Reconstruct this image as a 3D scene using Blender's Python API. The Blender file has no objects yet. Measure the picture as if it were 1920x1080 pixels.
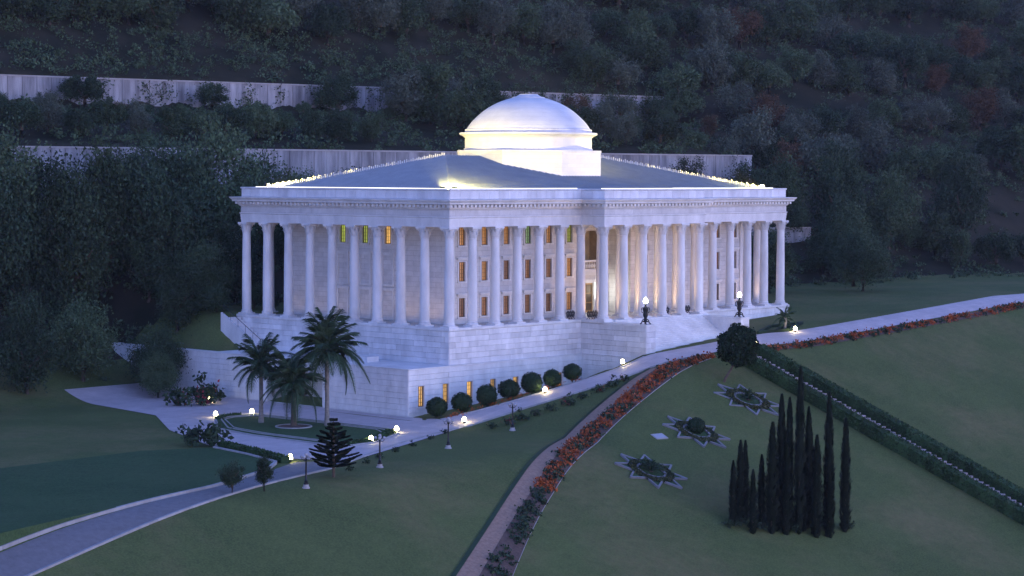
import bpy, math, random
import numpy as np
from mathutils import Vector, Matrix
R = math.radians
scene = bpy.context.scene
col = scene.collection

# ---------------------------------------------------------------- camera, sky, sun, exposure
cam_d = bpy.data.cameras.new('camera')
cam = bpy.data.objects.new('camera', cam_d); col.objects.link(cam); scene.camera = cam
CAM = Vector((-161.074, -155.389, 15.950))
yaw, pit, rol = R(47.71883), R(-2.99707), R(0.24942)
fw = Vector((math.sin(yaw)*math.cos(pit), math.cos(yaw)*math.cos(pit), math.sin(pit)))
rt = Vector((math.cos(yaw), -math.sin(yaw), 0)); up = rt.cross(fw)
rt2 = rt*math.cos(rol) + up*math.sin(rol); up2 = up*math.cos(rol) - rt*math.sin(rol)
cam.matrix_world = Matrix(((rt2.x, up2.x, -fw.x, CAM.x), (rt2.y, up2.y, -fw.y, CAM.y), (rt2.z, up2.z, -fw.z, CAM.z), (0, 0, 0, 1)))
cam_d.sensor_width = 36; cam_d.lens = 4000.1/1920*36; cam_d.clip_end = 3000; cam_d.clip_start = 1

SUN_EL, SUN_AZ = 14.0, 163.0          # degrees; azimuth clockwise from +Y
world = bpy.data.worlds.new('World'); scene.world = world; world.use_nodes = True
wn = world.node_tree; wn.nodes.clear()
sky = wn.nodes.new('ShaderNodeTexSky'); sky.sky_type = 'NISHITA'; sky.sun_disc = False
sky.sun_elevation = R(SUN_EL); sky.sun_rotation = R(SUN_AZ)
sky.ozone_density = 6.0; sky.air_density = 1.0; sky.dust_density = 0.0
tint = wn.nodes.new('ShaderNodeMix'); tint.data_type = 'RGBA'; tint.blend_type = 'MULTIPLY'
tint.inputs['Factor'].default_value = 1; tint.inputs[7].default_value = (1.44, 0.88, 1.04, 1)
bg = wn.nodes.new('ShaderNodeBackground'); bg.inputs['Strength'].default_value = 0.15
wo = wn.nodes.new('ShaderNodeOutputWorld')
wn.links.new(sky.outputs[0], tint.inputs[6]); wn.links.new(tint.outputs[2], bg.inputs[0]); wn.links.new(bg.outputs[0], wo.inputs[0])
sd = bpy.data.lights.new('sun', 'SUN'); sd.energy = 0.08; sd.angle = R(40); sd.color = (1.0, 0.90, 0.74)
sun = bpy.data.objects.new('sun', sd); col.objects.link(sun)
sdir = Vector((math.sin(R(SUN_AZ))*math.cos(R(SUN_EL)), math.cos(R(SUN_AZ))*math.cos(R(SUN_EL)), math.sin(R(SUN_EL))))
sun.rotation_euler = sdir.to_track_quat('Z', 'Y').to_euler()
vs = scene.view_settings; vs.view_transform = 'Standard'; vs.look = 'None'; vs.gamma = 1; vs.exposure = 1.62
scene.render.engine = 'CYCLES'
LE = 1.0                              # overall output of the lamps of the place

# ---------------------------------------------------------------- helpers
def tag(o, label=None, cat=None, group=None, kind=None):
    if label: o['label'] = label
    if cat: o['category'] = cat
    if group: o['group'] = group
    if kind: o['kind'] = kind
    return o
def empty(name, loc=(0, 0, 0), rz=0):
    o = bpy.data.objects.new(name, None); col.objects.link(o)
    o.location = loc; o.rotation_euler = (0, 0, rz); o.empty_display_size = .3
    return o
def link(name, me, parent=None, loc=None):
    o = bpy.data.objects.new(name, me); col.objects.link(o)
    if parent is not None: o.parent = parent
    if loc is not None: o.location = loc
    return o
class MB:
    def __init__(s): s.v = []; s.f = []
    def add(s, vs_, fs_):
        n = len(s.v); s.v += [tuple(p) for p in vs_]; s.f += [tuple(i+n for i in f) for f in fs_]; return s
    def box(s, a, b):
        (x0, y0, z0), (x1, y1, z1) = a, b
        return s.add([(x0,y0,z0),(x1,y0,z0),(x1,y1,z0),(x0,y1,z0),(x0,y0,z1),(x1,y0,z1),(x1,y1,z1),(x0,y1,z1)],
                     [(0,3,2,1),(4,5,6,7),(0,1,5,4),(1,2,6,5),(2,3,7,6),(3,0,4,7)])
    def lathe(s, prof, n=24, c=(0, 0, 0), cap=True, a0=0):
        vv = []; ff = []
        for r, z in prof:
            for k in range(n):
                a = a0+2*math.pi*k/n; vv.append((c[0]+r*math.cos(a), c[1]+r*math.sin(a), c[2]+z))
        for i in range(len(prof)-1):
            for k in range(n):
                k2 = (k+1) % n; ff.append((i*n+k, i*n+k2, (i+1)*n+k2, (i+1)*n+k))
        if cap:
            ff.append(tuple(range(n-1, -1, -1))); m = (len(prof)-1)*n; ff.append(tuple(range(m, m+n)))
        return s.add(vv, ff)
    def tube(s, pts, rad, n=8):
        pts = [Vector(p) for p in pts]; vv = []; ff = []
        for i, p in enumerate(pts):
            t = (pts[min(i+1, len(pts)-1)]-pts[max(i-1, 0)]).normalized()
            a = t.cross(Vector((0, 0, 1)));  a = a.normalized() if a.length > 1e-3 else Vector((1, 0, 0))
            b = t.cross(a); r = rad[i] if isinstance(rad, (list, tuple)) else rad
            for k in range(n):
                q = 2*math.pi*k/n; vv.append(p+a*(r*math.cos(q))+b*(r*math.sin(q)))
        for i in range(len(pts)-1):
            for k in range(n):
                k2 = (k+1) % n; ff.append((i*n+k, (i+1)*n+k, (i+1)*n+k2, i*n+k2))
        ff.append(tuple(range(n))); m = (len(pts)-1)*n; ff.append(tuple(range(m+n-1, m-1, -1)))
        return s.add(vv, ff)
    def ball(s, c, r, n=12, m=8, sz=1.0):
        prof = [(max(.001, r*math.sin(math.pi*i/m)), -r*sz*math.cos(math.pi*i/m)) for i in range(m+1)]
        return s.lathe(prof, n, c)
    def prism(s, poly, z0, z1):
        n = len(poly)
        return s.add([(x, y, z0) for x, y in poly]+[(x, y, z1) for x, y in poly],
                     [tuple(range(n-1, -1, -1)), tuple(range(n, 2*n))]+[(i, (i+1) % n, n+(i+1) % n, n+i) for i in range(n)])
    def mesh(s, name, mat, smooth=None):
        me = bpy.data.meshes.new(name); me.from_pydata(s.v, [], s.f)
        if mat: me.materials.append(mat)
        if smooth is not None:
            for p in me.polygons: p.use_smooth = True
            me.set_sharp_from_angle(angle=R(smooth))
        me.update(); return me
    def build(s, name, mat, parent=None, smooth=None, loc=None): return link(name, s.mesh(name, mat, smooth), parent, loc)

def np_mesh(name, V, F4, mat):
    me = bpy.data.meshes.new(name); n = len(F4)
    me.vertices.add(len(V)); me.vertices.foreach_set('co', np.asarray(V, np.float32).ravel())
    me.loops.add(n*4); me.loops.foreach_set('vertex_index', np.asarray(F4, np.int32).ravel())
    me.polygons.add(n); me.polygons.foreach_set('loop_start', np.arange(0, n*4, 4, dtype=np.int32))
    me.materials.append(mat); me.update(calc_edges=True); me.validate(); return me
def cards(P, size, rng, aspect=1.7, N=None, flat=0.0):
    """leaf shaped quads (kite) at points P, random facing, or facing N roughly"""
    n = len(P); a = rng.normal(size=(n, 3)); a /= np.linalg.norm(a, axis=1)[:, None]
    b = rng.normal(size=(n, 3))
    if N is not None: b = b*.55+np.cross(N, a)*1.2
    b -= a*np.sum(a*b, axis=1)[:, None]; b /= np.linalg.norm(b, axis=1)[:, None]+1e-9
    sz = (size*rng.uniform(.6, 1.35, n))[:, None]
    l = a*sz*aspect*.5; w = b*sz*.5
    V = np.stack([P-l, P+w-l*.1, P+l, P-w-l*.1], 1).reshape(-1, 3)
    F = np.arange(n*4).reshape(-1, 4); return V, F

def thing_copy(o, parent=None):
    c = o.copy(); col.objects.link(c)
    if parent is not None: c.parent = parent
    for ch in o.children: thing_copy(ch, c)
    return c
ORD = ['first','second','third','fourth','fifth','sixth','seventh','eighth','ninth','tenth','eleventh','twelfth','thirteenth','fourteenth','fifteenth',
       'sixteenth','seventeenth','eighteenth','nineteenth','twentieth']
def ordn(i):
    if i < 20: return ORD[i]
    t = ['twenty', 'thirty', 'forty', 'fifty', 'sixty', 'seventy', 'eighty'][(i+1)//10-2]; u = (i+1) % 10
    return (t+'-'+ORD[u-1]) if u else t[:-1]+'ieth'

# ---------------------------------------------------------------- materials
def mat(name, c, rough=.6, var=.12, scale=1.5, bump=0.0, bscale=None, island=0.0, objrand=0.0, spec=.35, stretch=(1, 1, 1), c2=None, metal=0.0):
    m = bpy.data.materials.new(name); m.use_nodes = True; nt = m.node_tree; b = nt.nodes['Principled BSDF']
    b.inputs['Roughness'].default_value = rough; b.inputs['Specular IOR Level'].default_value = spec; b.inputs['Metallic'].default_value = metal
    N = nt.nodes.new; L = nt.links.new
    geo = N('ShaderNodeNewGeometry'); mp = N('ShaderNodeMapping'); mp.inputs['Scale'].default_value = stretch
    L(geo.outputs['Position'], mp.inputs[0])
    no = N('ShaderNodeTexNoise'); no.inputs['Scale'].default_value = scale; no.inputs['Detail'].default_value = 5; no.inputs['Roughness'].default_value = .62
    L(mp.outputs[0], no.inputs[0])
    rp = N('ShaderNodeValToRGB'); rp.color_ramp.elements[0].position = .32; rp.color_ramp.elements[1].position = .7
    d = tuple(max(0, x*(1-var)) for x in c); e = c2 if c2 else tuple(x*(1+var) for x in c)
    rp.color_ramp.elements[0].color = (*d, 1); rp.color_ramp.elements[1].color = (*e, 1)
    L(no.outputs[0], rp.inputs[0]); out = rp.outputs[0]
    for amt, src in ((island, ('ShaderNodeNewGeometry', 'Random Per Island')), (objrand, ('ShaderNodeObjectInfo', 'Random'))):
        if amt:
            q = N(src[0]); mr = N('ShaderNodeMapRange'); mr.inputs[3].default_value = 1-amt; mr.inputs[4].default_value = 1+amt
            L(q.outputs[src[1]], mr.inputs[0]); hv = N('ShaderNodeHueSaturation'); L(mr.outputs[0], hv.inputs['Value']); L(out, hv.inputs['Color']); out = hv.outputs[0]
    L(out, b.inputs['Base Color'])
    if bump:
        n2 = N('ShaderNodeTexNoise'); n2.inputs['Scale'].default_value = bscale or scale*6; n2.inputs['Detail'].default_value = 4; L(mp.outputs[0], n2.inputs[0])
        bp = N('ShaderNodeBump'); bp.inputs['Strength'].default_value = bump; bp.inputs['Distance'].default_value = .05
        L(n2.outputs[0], bp.inputs['Height']); L(bp.outputs[0], b.inputs['Normal'])
    return m
def add_joints(m, axis, bw, bh, mort=.02, dark=.8, strength=.5):
    """fine masonry joints too small to build: axis = which world axis runs along the courses ('x','y','floor')"""
    nt = m.node_tree; N = nt.nodes.new; L = nt.links.new; b = nt.nodes['Principled BSDF']
    geo = N('ShaderNodeNewGeometry'); sx = N('ShaderNodeSeparateXYZ'); L(geo.outputs['Position'], sx.inputs[0]); cb = N('ShaderNodeCombineXYZ')
    if axis == 'wall':
        ad = N('ShaderNodeMath'); L(sx.outputs[0], ad.inputs[0]); L(sx.outputs[1], ad.inputs[1]); L(ad.outputs[0], cb.inputs[0]); L(sx.outputs[2], cb.inputs[1])
    else:
        L(sx.outputs[0], cb.inputs[0]); L(sx.outputs[1], cb.inputs[1])
    br = N('ShaderNodeTexBrick'); L(cb.outputs[0], br.inputs[0]); br.inputs['Scale'].default_value = 1
    br.inputs['Brick Width'].default_value = bw; br.inputs['Row Height'].default_value = bh; br.inputs['Mortar Size'].default_value = mort; br.inputs['Mortar Smooth'].default_value = .1
    br.inputs['Color1'].default_value = (1, 1, 1, 1); br.inputs['Color2'].default_value = (.9, .9, .9, 1); br.inputs['Mortar'].default_value = (dark, dark, dark, 1)
    mx = N('ShaderNodeMix'); mx.data_type = 'RGBA'; mx.blend_type = 'MULTIPLY'; mx.inputs['Factor'].default_value = 1
    src = b.inputs['Base Color'].links[0].from_socket; L(src, mx.inputs[6]); L(br.outputs[0], mx.inputs[7]); L(mx.outputs[2], b.inputs['Base Color'])
    bp = N('ShaderNodeBump'); bp.invert = True; bp.inputs['Strength'].default_value = strength; bp.inputs['Distance'].default_value = .02
    L(br.outputs['Fac'], bp.inputs['Height']); L(bp.outputs[0], b.inputs['Normal']); return m
def glow(name, c, strength, base=(.8, .8, .8), wave=False):
    m = bpy.data.materials.new(name); m.use_nodes = True; b = m.node_tree.nodes['Principled BSDF']
    b.inputs['Base Color'].default_value = (*base, 1); b.inputs['Emission Color'].default_value = (*c, 1); b.inputs['Emission Strength'].default_value = strength
    b.inputs['Roughness'].default_value = .3
    if wave:
        nt = m.node_tree; N = nt.nodes.new; L = nt.links.new
        geo = N('ShaderNodeNewGeometry'); no = N('ShaderNodeTexNoise'); no.inputs['Scale'].default_value = 1.3; no.inputs['Detail'].default_value = 3
        mp = N('ShaderNodeMapping'); mp.inputs['Scale'].default_value = (4, 4, .5); L(geo.outputs['Position'], mp.inputs[0]); L(mp.outputs[0], no.inputs[0])
        oi = N('ShaderNodeObjectInfo'); mr = N('ShaderNodeMapRange'); mr.inputs[3].default_value = .45; mr.inputs[4].default_value = 1.4; L(oi.outputs['Random'], mr.inputs[0])
        mu = N('ShaderNodeMath'); mu.operation = 'MULTIPLY'; L(no.outputs[0], mu.inputs[0]); L(mr.outputs[0], mu.inputs[1])
        m2 = N('ShaderNodeMath'); m2.operation = 'MULTIPLY'; m2.inputs[1].default_value = strength*2; L(mu.outputs[0], m2.inputs[0]); L(m2.outputs[0], b.inputs['Emission Strength'])
    return m
M = {}
M['marble'] = mat('marble', (.655, .655, .66), .5, .15, .8, .12, 9, objrand=.12, stretch=(1, 1, .45))
M['marble_plain'] = mat('marble_plain', (.655, .655, .66), .45, .16, .6, .05, 12, stretch=(1, 1, .35))
M['marble_wall'] = add_joints(mat('marble_wall', (.62, .61, .61), .5, .12, .9), 'wall', 1.7, .56, .022, .72, .6)
M['marble_dome'] = add_joints(mat('marble_dome', (.74, .735, .73), .45, .06, .6), 'wall', 1.5, .5, .02, .86, .3)
M['joint'] = mat('joint', (.5, .5, .5), .8, .1)
M['roof'] = mat('roof', (.25, .285, .32), .6, .1, .6, .15, 10)
M['plaster'] = mat('plaster', (.30, .29, .30), .85, .5, .9, .2, 8, objrand=.16, stretch=(1, 1, .14), c2=(.42, .41, .42))
M['paving'] = add_joints(mat('paving', (.50, .43, .42), .7, .12, .5, 0), 'floor', 1.2, .6, .02, .78, .4)
M['ramp'] = add_joints(mat('ramp', (.54, .46, .45), .7, .1, .5, 0), 'floor', 1.2, .6, .02, .82, .4)
M['kerb'] = mat('kerb', (.36, .34, .33), .7, .12, 1.5, .1, objrand=.1)
M['asphalt'] = mat('asphalt', (.16, .155, .16), .85, .15, 2, .2, 30)
M['gravel'] = mat('gravel', (.30, .195, .135), .9, .2, 3, .4, 25)
M['soil'] = mat('soil', (.12, .075, .055), .95, .3, 4, .5, 14)
M['grass'] = mat('grass', (.07, .092, .042), .9, .3, .16, .6, 7, c2=(.11, .118, .055), spec=.1)
M['grass_lush'] = mat('grass_lush', (.06, .10, .04), .9, .25, .3, .5, 9, c2=(.08, .115, .045), spec=.1)
def grass_mat(name, a, b, c):
    m = mat(name, a, .95, .2, .11, .7, 5, c2=b, spec=.08); nt = m.node_tree; N = nt.nodes.new; L = nt.links.new; bs = nt.nodes['Principled BSDF']
    src = bs.inputs['Base Color'].links[0].from_socket; geo = N('ShaderNodeNewGeometry')
    for sc, lo, hi, colr, f in ((.07, .46, .66, c, .8), (1.1, .35, .75, tuple(v*.55 for v in a), .5), (6.0, .42, .62, tuple(v*1.45 for v in b), .5)):
        n = N('ShaderNodeTexNoise'); n.inputs['Scale'].default_value = sc; n.inputs['Detail'].default_value = 6; n.inputs['Roughness'].default_value = .65; L(geo.outputs['Position'], n.inputs[0])
        mr = N('ShaderNodeMapRange'); mr.inputs[1].default_value = lo; mr.inputs[2].default_value = hi; mr.inputs[4].default_value = f; L(n.outputs[0], mr.inputs[0])
        mx = N('ShaderNodeMix'); mx.data_type = 'RGBA'; L(mr.outputs[0], mx.inputs[0]); L(src, mx.inputs[6]); mx.inputs[7].default_value = (*colr, 1); src = mx.outputs[2]
    L(src, bs.inputs['Base Color']); return m
M['grass'] = grass_mat('grass', (.084, .112, .038), (.108, .132, .044), (.19, .15, .07))
M['grass_lush'] = grass_mat('grass_lush', (.045, .085, .034), (.06, .10, .04), (.07, .10, .045))
M['hill'] = mat('hill', (.022, .03, .017), .95, .4, .12, .6, 3, c2=(.05, .042, .028), spec=.05)
M['leaf_dark'] = mat('leaf_dark', (0.037, 0.060, 0.033), .6, .25, .3, island=.45, objrand=.3, spec=.08)
M['leaf_mid'] = mat('leaf_mid', (0.062, 0.094, 0.048), .6, .25, .3, island=.45, objrand=.3, spec=.08)
M['leaf_pale'] = mat('leaf_pale', (.085, .105, .075), .6, .25, .3, island=.4, objrand=.2, spec=.08)
M['leaf_dry'] = mat('leaf_dry', (.10, .062, .035), .7, .3, .4, island=.4, objrand=.2, spec=.08)
M['leaf_clip'] = mat('leaf_clip', (.022, .042, .02), .6, .2, 1, island=.5, objrand=.15, spec=.08)
M['leaf_hedge'] = mat('leaf_hedge', (.040, .075, .028), .6, .2, 1, island=.5, spec=.08)
M['leaf_palm'] = mat('leaf_palm', (0.040, 0.069, 0.035), .5, .25, .6, island=.4, spec=.08)
M['leaf_black'] = mat('leaf_black', (.014, .022, .014), .6, .25, .6, island=.4, spec=.08)
M['petal_orange'] = mat('petal_orange', (.34, .078, .016), .6, .2, 1, island=.35)
M['petal_red'] = mat('petal_red', (.30, .03, .04), .6, .2, 1, island=.35)
M['star_cover'] = mat('star_cover', (.075, .08, .025), .7, .3, 1, island=.5)
M['edging'] = mat('edging', (.21, .21, .22), .8, .15, 2, .1, objrand=.12)
M['bark'] = mat('bark', (.10, .075, .055), .9, .25, 3, .4, 14)
M['palm_trunk'] = mat('palm_trunk', (.24, .22, .20), .9, .25, 2, .4, 10, stretch=(1, 1, 3))
M['iron'] = mat('iron', (.012, .013, .014), .4, .2, 4)
M['bronze'] = mat('bronze', (.10, .07, .04), .45, .2, 4, metal=.4)
M['wood'] = mat('wood', (.11, .035, .02), .5, .25, 2, .1)
M['frost'] = mat('frost', (.36, .36, .40), .25, .05, 3)
M['amber'] = glow('amber', (1.0, .42, .08), .11, (.25, .15, .08), True)
M['amber_dim'] = glow('amber_dim', (1.0, .40, .10), .045, (.2, .12, .08), True)
M['amber_bright'] = glow('amber_bright', (1.0, .55, .14), .24, (.3, .2, .1), True)
M['green_glow'] = glow('green_glow', (.45, .85, .30), .13, (.2, .25, .15), True)
M['yellow_green'] = glow('yellow_green', (.66, .78, .10), .15, (.25, .25, .1), True)
M['reveal_glow'] = glow('reveal_glow', (1.0, .8, .55), 1.1, (.5, .5, .4))
M['lamp_glow'] = glow('lamp_glow', (1.0, .86, .46), 16)
M['flame_glow'] = glow('flame_glow', (1.0, .97, .86), 14)
M['flood_glow'] = glow('flood_glow', (1.0, .88, .5), 12)
M['tube_glow'] = glow('tube_glow', (1.0, .95, .80), .8)

# ---------------------------------------------------------------- terrain
def lerpn(x, xs, ys):
    return float(np.interp(x, xs, ys))
def zA(x): return lerpn(x, [-8, 20, 45, 62, 90], [-9, -3.4, -1.9, -1.0, .5])
def sst(a, b, x):
    t = min(max((x-a)/(b-a), 0), 1); return t*t*(3-2*t)
def front(x, y):
    a = zA(x); p = zA(max(x, 20)); b = p+.4*(y+14) if y > -60 else p-18.4+.12*(y+60)
    k = 1.2; h = min(max(.5+.5*(b-a)/k, 0), 1); return b*(1-h)+a*h-k*h*(1-h)
def hill(x, y):
    s = .2*x+.98*y
    a = lerpn(s, [30, 45, 67.4, 68.4, 104.9, 106, 180, 320], [0, .3, 10.5, 19.0, 26.2, 29.9, 72, 150]); b = lerpn(s, [30, 45, 106, 180, 320], [0, 1.5, 29.9, 72, 150])
    e = sst(113, 122, x) if s < 90 else sst(137, 146, x); return a+(b-a)*e+.5*math.sin(x*.31+y*.17)*math.sin(y*.23-x*.11)*sst(70, 90, s)*(1-sst(100, 103, s)*(1-sst(107, 112, s)))
def ramp_edge(x): return lerpn(x, [-6.6, -2.7, 3.4, 10, 15.2, 20], [-5.1, -7.1, -8.9, -10.5, -11.2, -11])
def T(x, y):
    if x < (-3.6 if y < 29.5 else -6.6) and not (y > -.1 and y < 29.5 and x > -6.9 and (y < 11 or y > 22)):
        if y > -.9 or x < -6.9: return front(x, y)+(hill(x, y)-front(x, y))*sst(33, 66, y)
    if y > -.1 and x < 61:
        if y > 29.5: return hill(x, y)*sst(-4, 4, x)*1.0+(-4.05+4.0*min(1, (y-29.5)/5)*min(1, max(0, (x+6.2)/4.6)))*(1-sst(-1.6, .4, x))+max(0, hill(x, y)-.5)*sst(34, 50, y)*(1-sst(-4, 4, x))
        return -4.5
    if x >= 61:
        return front(x, y)+(hill(x, y)-front(x, y))*sst(0, 40, y)
    z = front(x, y)
    if -8 < x < 20.6:                                     # sunken strip between the ramp and the basement windows
        z += (min(z, lerpn(x, [-8, 20], [-9, -6.9]))-z)*sst(.9, 2.6, y-ramp_edge(x))
    return z
def axis_lines(lo, hi, a, b, step, extra):
    v = list(np.arange(a, b+.01, step))
    d = step
    x = a
    while x > lo: d *= 1.25; x -= d; v.append(x)
    d = step; x = b
    while x < hi: d *= 1.25; x += d; v.append(x)
    return sorted(v+extra)
gx = axis_lines(-420, 420, -75, 150, 1.25, [-6.92, -6.88, -6.65, -6.55, -3.62, -3.58, 20.45, 60.95, 61.05])
gy = axis_lines(-420, 420, -75, 125, 1.25, [-.12, -.08, 10.98, 11.02, 21.98, 22.02, 29.48, 29.52])
GV = np.array([(x, y, T(x, y)) for y in gy for x in gx], np.float32)
nx = len(gx)
GF = np.array([(j*nx+i, j*nx+i+1, (j+1)*nx+i+1, (j+1)*nx+i) for j in range(len(gy)-1) for i in range(nx-1)], np.int32)
gm = np_mesh('ground', GV, GF, M['grass']); gm.materials.append(M['hill'])
cen = GV[GF].mean(1); sF = .2*cen[:, 0]+.98*cen[:, 1]
gm.polygons.foreach_set('material_index', (sF > 44).astype(np.int32))
gm.polygons.foreach_set('use_smooth', np.ones(len(GF), bool))
ground = link('ground', gm); tag(ground, kind='structure')

def strip(name, ea, eb, mt, dz=.04, n=6, sub=6, kind='structure', parent=None):
    """sheet lofted between two world polylines, laid on the terrain"""
    def dens(e):
        e = [Vector((p[0], p[1])) for p in e]; L = [0]
        for i in range(1, len(e)): L.append(L[-1]+(e[i]-e[i-1]).length)
        return e, L
    A, LA = dens(ea); B, LB = dens(eb); cnt = max(2, int(max(LA[-1], LB[-1])/1.0))
    def at(e, L, t):
        d = t*L[-1]; i = max(j for j in range(len(L)-1) if L[j] <= d+1e-9); q = (d-L[i])/(L[i+1]-L[i]); return e[i].lerp(e[i+1], min(q, 1))
    V = []; F = []
    for i in range(cnt+1):
        a = at(A, LA, i/cnt); b = at(B, LB, i/cnt)
        for j in range(n+1):
            p = a.lerp(b, j/n); V.append((p.x, p.y, T(p.x, p.y)+dz))
    for i in range(cnt):
        for j in range(n): F.append((i*(n+1)+j, i*(n+1)+j+1, (i+1)*(n+1)+j+1, (i+1)*(n+1)+j))
    m = MB().add(V, F); o = m.build(name, mt, parent)
    if kind: tag(o, kind=kind)
    return o
def smooth_line(p, n=8):
    """Catmull-Rom through points"""
    p = [Vector((a[0], a[1])) for a in p]; q = [p[0]*2-p[1]]+p+[p[-1]*2-p[-2]]; out = []
    for i in range(1, len(q)-2):
        for k in range(n):
            t = k/n; a, b, c, d = q[i-1], q[i], q[i+1], q[i+2]
            out.append(.5*((2*b)+(c-a)*t+(2*a-5*b+4*c-d)*t*t+(3*b-a-3*c+d)*t**3))
    out.append(p[-1]); return [(v.x, v.y) for v in out]
def kerb_line(parent, pts, w=.22, h=.12, seg=1.0, name='kerb_stone', mt=None, base=-.1):
    """kerb stones following a world polyline on the terrain"""
    pts = [Vector((a[0], a[1])) for a in pts]; L = [0]
    for i in range(1, len(pts)): L.append(L[-1]+(pts[i]-pts[i-1]).length)
    n = max(1, int(L[-1]/seg))
    def at(d):
        i = max(j for j in range(len(L)-1) if L[j] <= d+1e-9); return pts[i].lerp(pts[i+1], min(1, (d-L[i])/max(1e-6, L[i+1]-L[i])))
    me = KERB.get((w, h, seg))
    if me is None:
        me = MB().box((-.5, -w/2, base), (.5, w/2, h)).mesh(name, mt or M['kerb']); KERB[(w, h, seg)] = me
    for i in range(n):
        a = at(L[-1]*i/n); b = at(L[-1]*(i+1)/n); c = (a+b)/2; za, zb = T(a.x, a.y), T(b.x, b.y)
        o = link(name, me, parent); d = b-a
        o.location = (c.x, c.y, (za+zb)/2); o.rotation_euler = (0, -math.atan2(zb-za, d.length), math.atan2(d.y, d.x)); o.scale = (max(.05, d.length-.012), 1, 1)
KERB = {}

# plaza and paths -------------------------------------------------
plaza_poly = [(-7.05, 46), (-7.05, -1.1), (-6.6, -5.1), (-7.0, -9.6), (-9.9, -10.2), (-21.6, -14.5), (-28.1, -17.7), (-37.9, -22.6), (-33.5, -16.0), (-38, -17), (-36, -10.7), (-34.4, -4.6), (-35.2, -2), (-38, 6), (-40, 30), (-40, 46)]
def flat_poly(name, poly, z, mt, kind='structure', parent=None, thick=.3):
    m = MB().prism(poly[::-1] if area(poly) < 0 else poly, z-thick, z); o = m.build(name, mt, parent)
    if kind: tag(o, kind=kind)
    return o
def area(p): return sum(p[i][0]*p[(i+1) % len(p)][1]-p[(i+1) % len(p)][0]*p[i][1] for i in range(len(p)))/2
plaza = MB()
strip('plaza_pavement', [(-7.1, 40), (-7.1, 20), (-7.1, 10), (-7.1, -1.0), (-6.6, -5.1), (-8.2, -10.0)],
      [(-20, 40), (-23, 20), (-30, 9), (-35.0, -3), (-36.6, -14), (-33.5, -20.4)], M['paving'], .05, 30)
ramp_u = smooth_line([(-6.6, -5.1), (-2.7, -7.1), (3.4, -8.9), (10, -10.5), (15.2, -11.2), (20.0, -10.9), (30, -10.9), (40.5, -11.3), (45, -12.6), (60, -12.9), (90, -13), (170, -13)])
ramp_l = smooth_line([(-8.2, -10.0), (0.1, -11.8), (6.6, -13.4), (12.4, -14.4), (17.9, -14.4), (24, -14.4), (30, -14.5), (37.4, -15.4), (43, -16), (60, -16.2), (90, -16.3), (170, -16.3)])
strip('ramp_path', ramp_u, ramp_l, M['ramp'], .07, 5)
strip('lower_path', [(-33.3, -20.3), (-37.9, -22.5), (-42.6, -23.9), (-51.3, -26.5), (-70, -32), (-110, -44)],
      [(-37.3, -17.4), (-42.6, -20.1), (-48.8, -22.9), (-52.2, -24.2), (-70, -29), (-110, -41)], M['asphalt'], .055, 6)
kp = tag(empty('path_kerb', (0, 0, 0)), kind='structure')
kerb_line(kp, ramp_l[:44], .2, .13, 1.1); kerb_line(kp, ramp_u[4:40], .2, .13, 1.1)
kerb_line(kp, [(-9.2, -10.05), (-21.6, -14.5), (-33.3, -20.3), (-37.9, -22.6), (-42.6, -23.95), (-51.3, -26.6), (-70, -32.1), (-110, -44.1)], .24, .12, 1.1)
# curved gravel walk with flower border
walk_l = smooth_line([(-60, -52), (-36, -38.5), (-26.5, -33.1), (-16.5, -27.6), (-7.9, -23.0), (1.5, -19.1), (10.7, -15.9), (15.5, -14.75)])
walk_r = smooth_line([(-58, -53), (-34.5, -39.2), (-24.9, -33.8), (-14.8, -28.2), (-6.6, -23.6), (2.6, -20.2), (12.0, -16.4), (17.5, -14.9)])
strip('gravel_walk', walk_l, walk_r, M['gravel'], .05, 4)
bed_r = smooth_line([(-56, -55.5), (-32.5, -40.2), (-21.8, -33.9), (-14.2, -29.9), (-1.1, -24.0), (13.5, -18.5), (20, -16.4), (25.6, -15.4)])
strip('flower_bed', walk_r+[(25.8, -14.85)], bed_r, M['soil'], .08, 4)
wk = tag(empty('walk_edging', (0, 0, 0)), kind='structure')
kerb_line(wk, bed_r[4:], .05, .05, 1.2, 'edging_stone')
strip('walk_verge', [(x-.15, y+.28) for x, y in walk_l], [(x+.02, y-.02) for x, y in walk_l], M['leaf_clip'], .09, 2)
bedR_u = [(34.8, -15.6), (43, -16.3), (60, -16.5), (80, -16.6), (150, -16.6)]; bedR_l = [(35.2, -16.5), (43, -17.4), (60, -17.6), (80, -17.7), (150, -17.7)]
strip('flower_border', bedR_u, bedR_l, M['soil'], .08, 3)

# ---------------------------------------------------------------- the domed building
a_, b_, q_, p_ = 3.543, 3.4916, 3.347, 3.6
W = 12*a_+5*b_; DY = 9*p_; PX0 = 6*a_; PX1 = 6*a_+5*b_
H = 10.57; WALL = 3.3
B = tag(empty('domed_building', (0, 0, 0)), 'white marble domed building with a colonnade all round on a stepped base', 'building')
PLAN = [(0, 0), (PX0, 0), (PX0, -q_), (PX1, -q_), (PX1, 0), (W, 0), (W, DY), (0, DY)]
def offset(poly, d):
    out = []; n = len(poly)
    for i in range(n):
        p0, p1, p2 = Vector(poly[i-1]), Vector(poly[i]), Vector(poly[(i+1) % n])
        e1 = (p1-p0).normalized(); e2 = (p2-p1).normalized(); n1 = Vector((e1.y, -e1.x)); n2 = Vector((e2.y, -e2.x))
        out.append(tuple(p1+(n1+n2)*d) if abs(n1.dot(n2)) < .5 else tuple(p1+n1*d))
    return out
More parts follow.
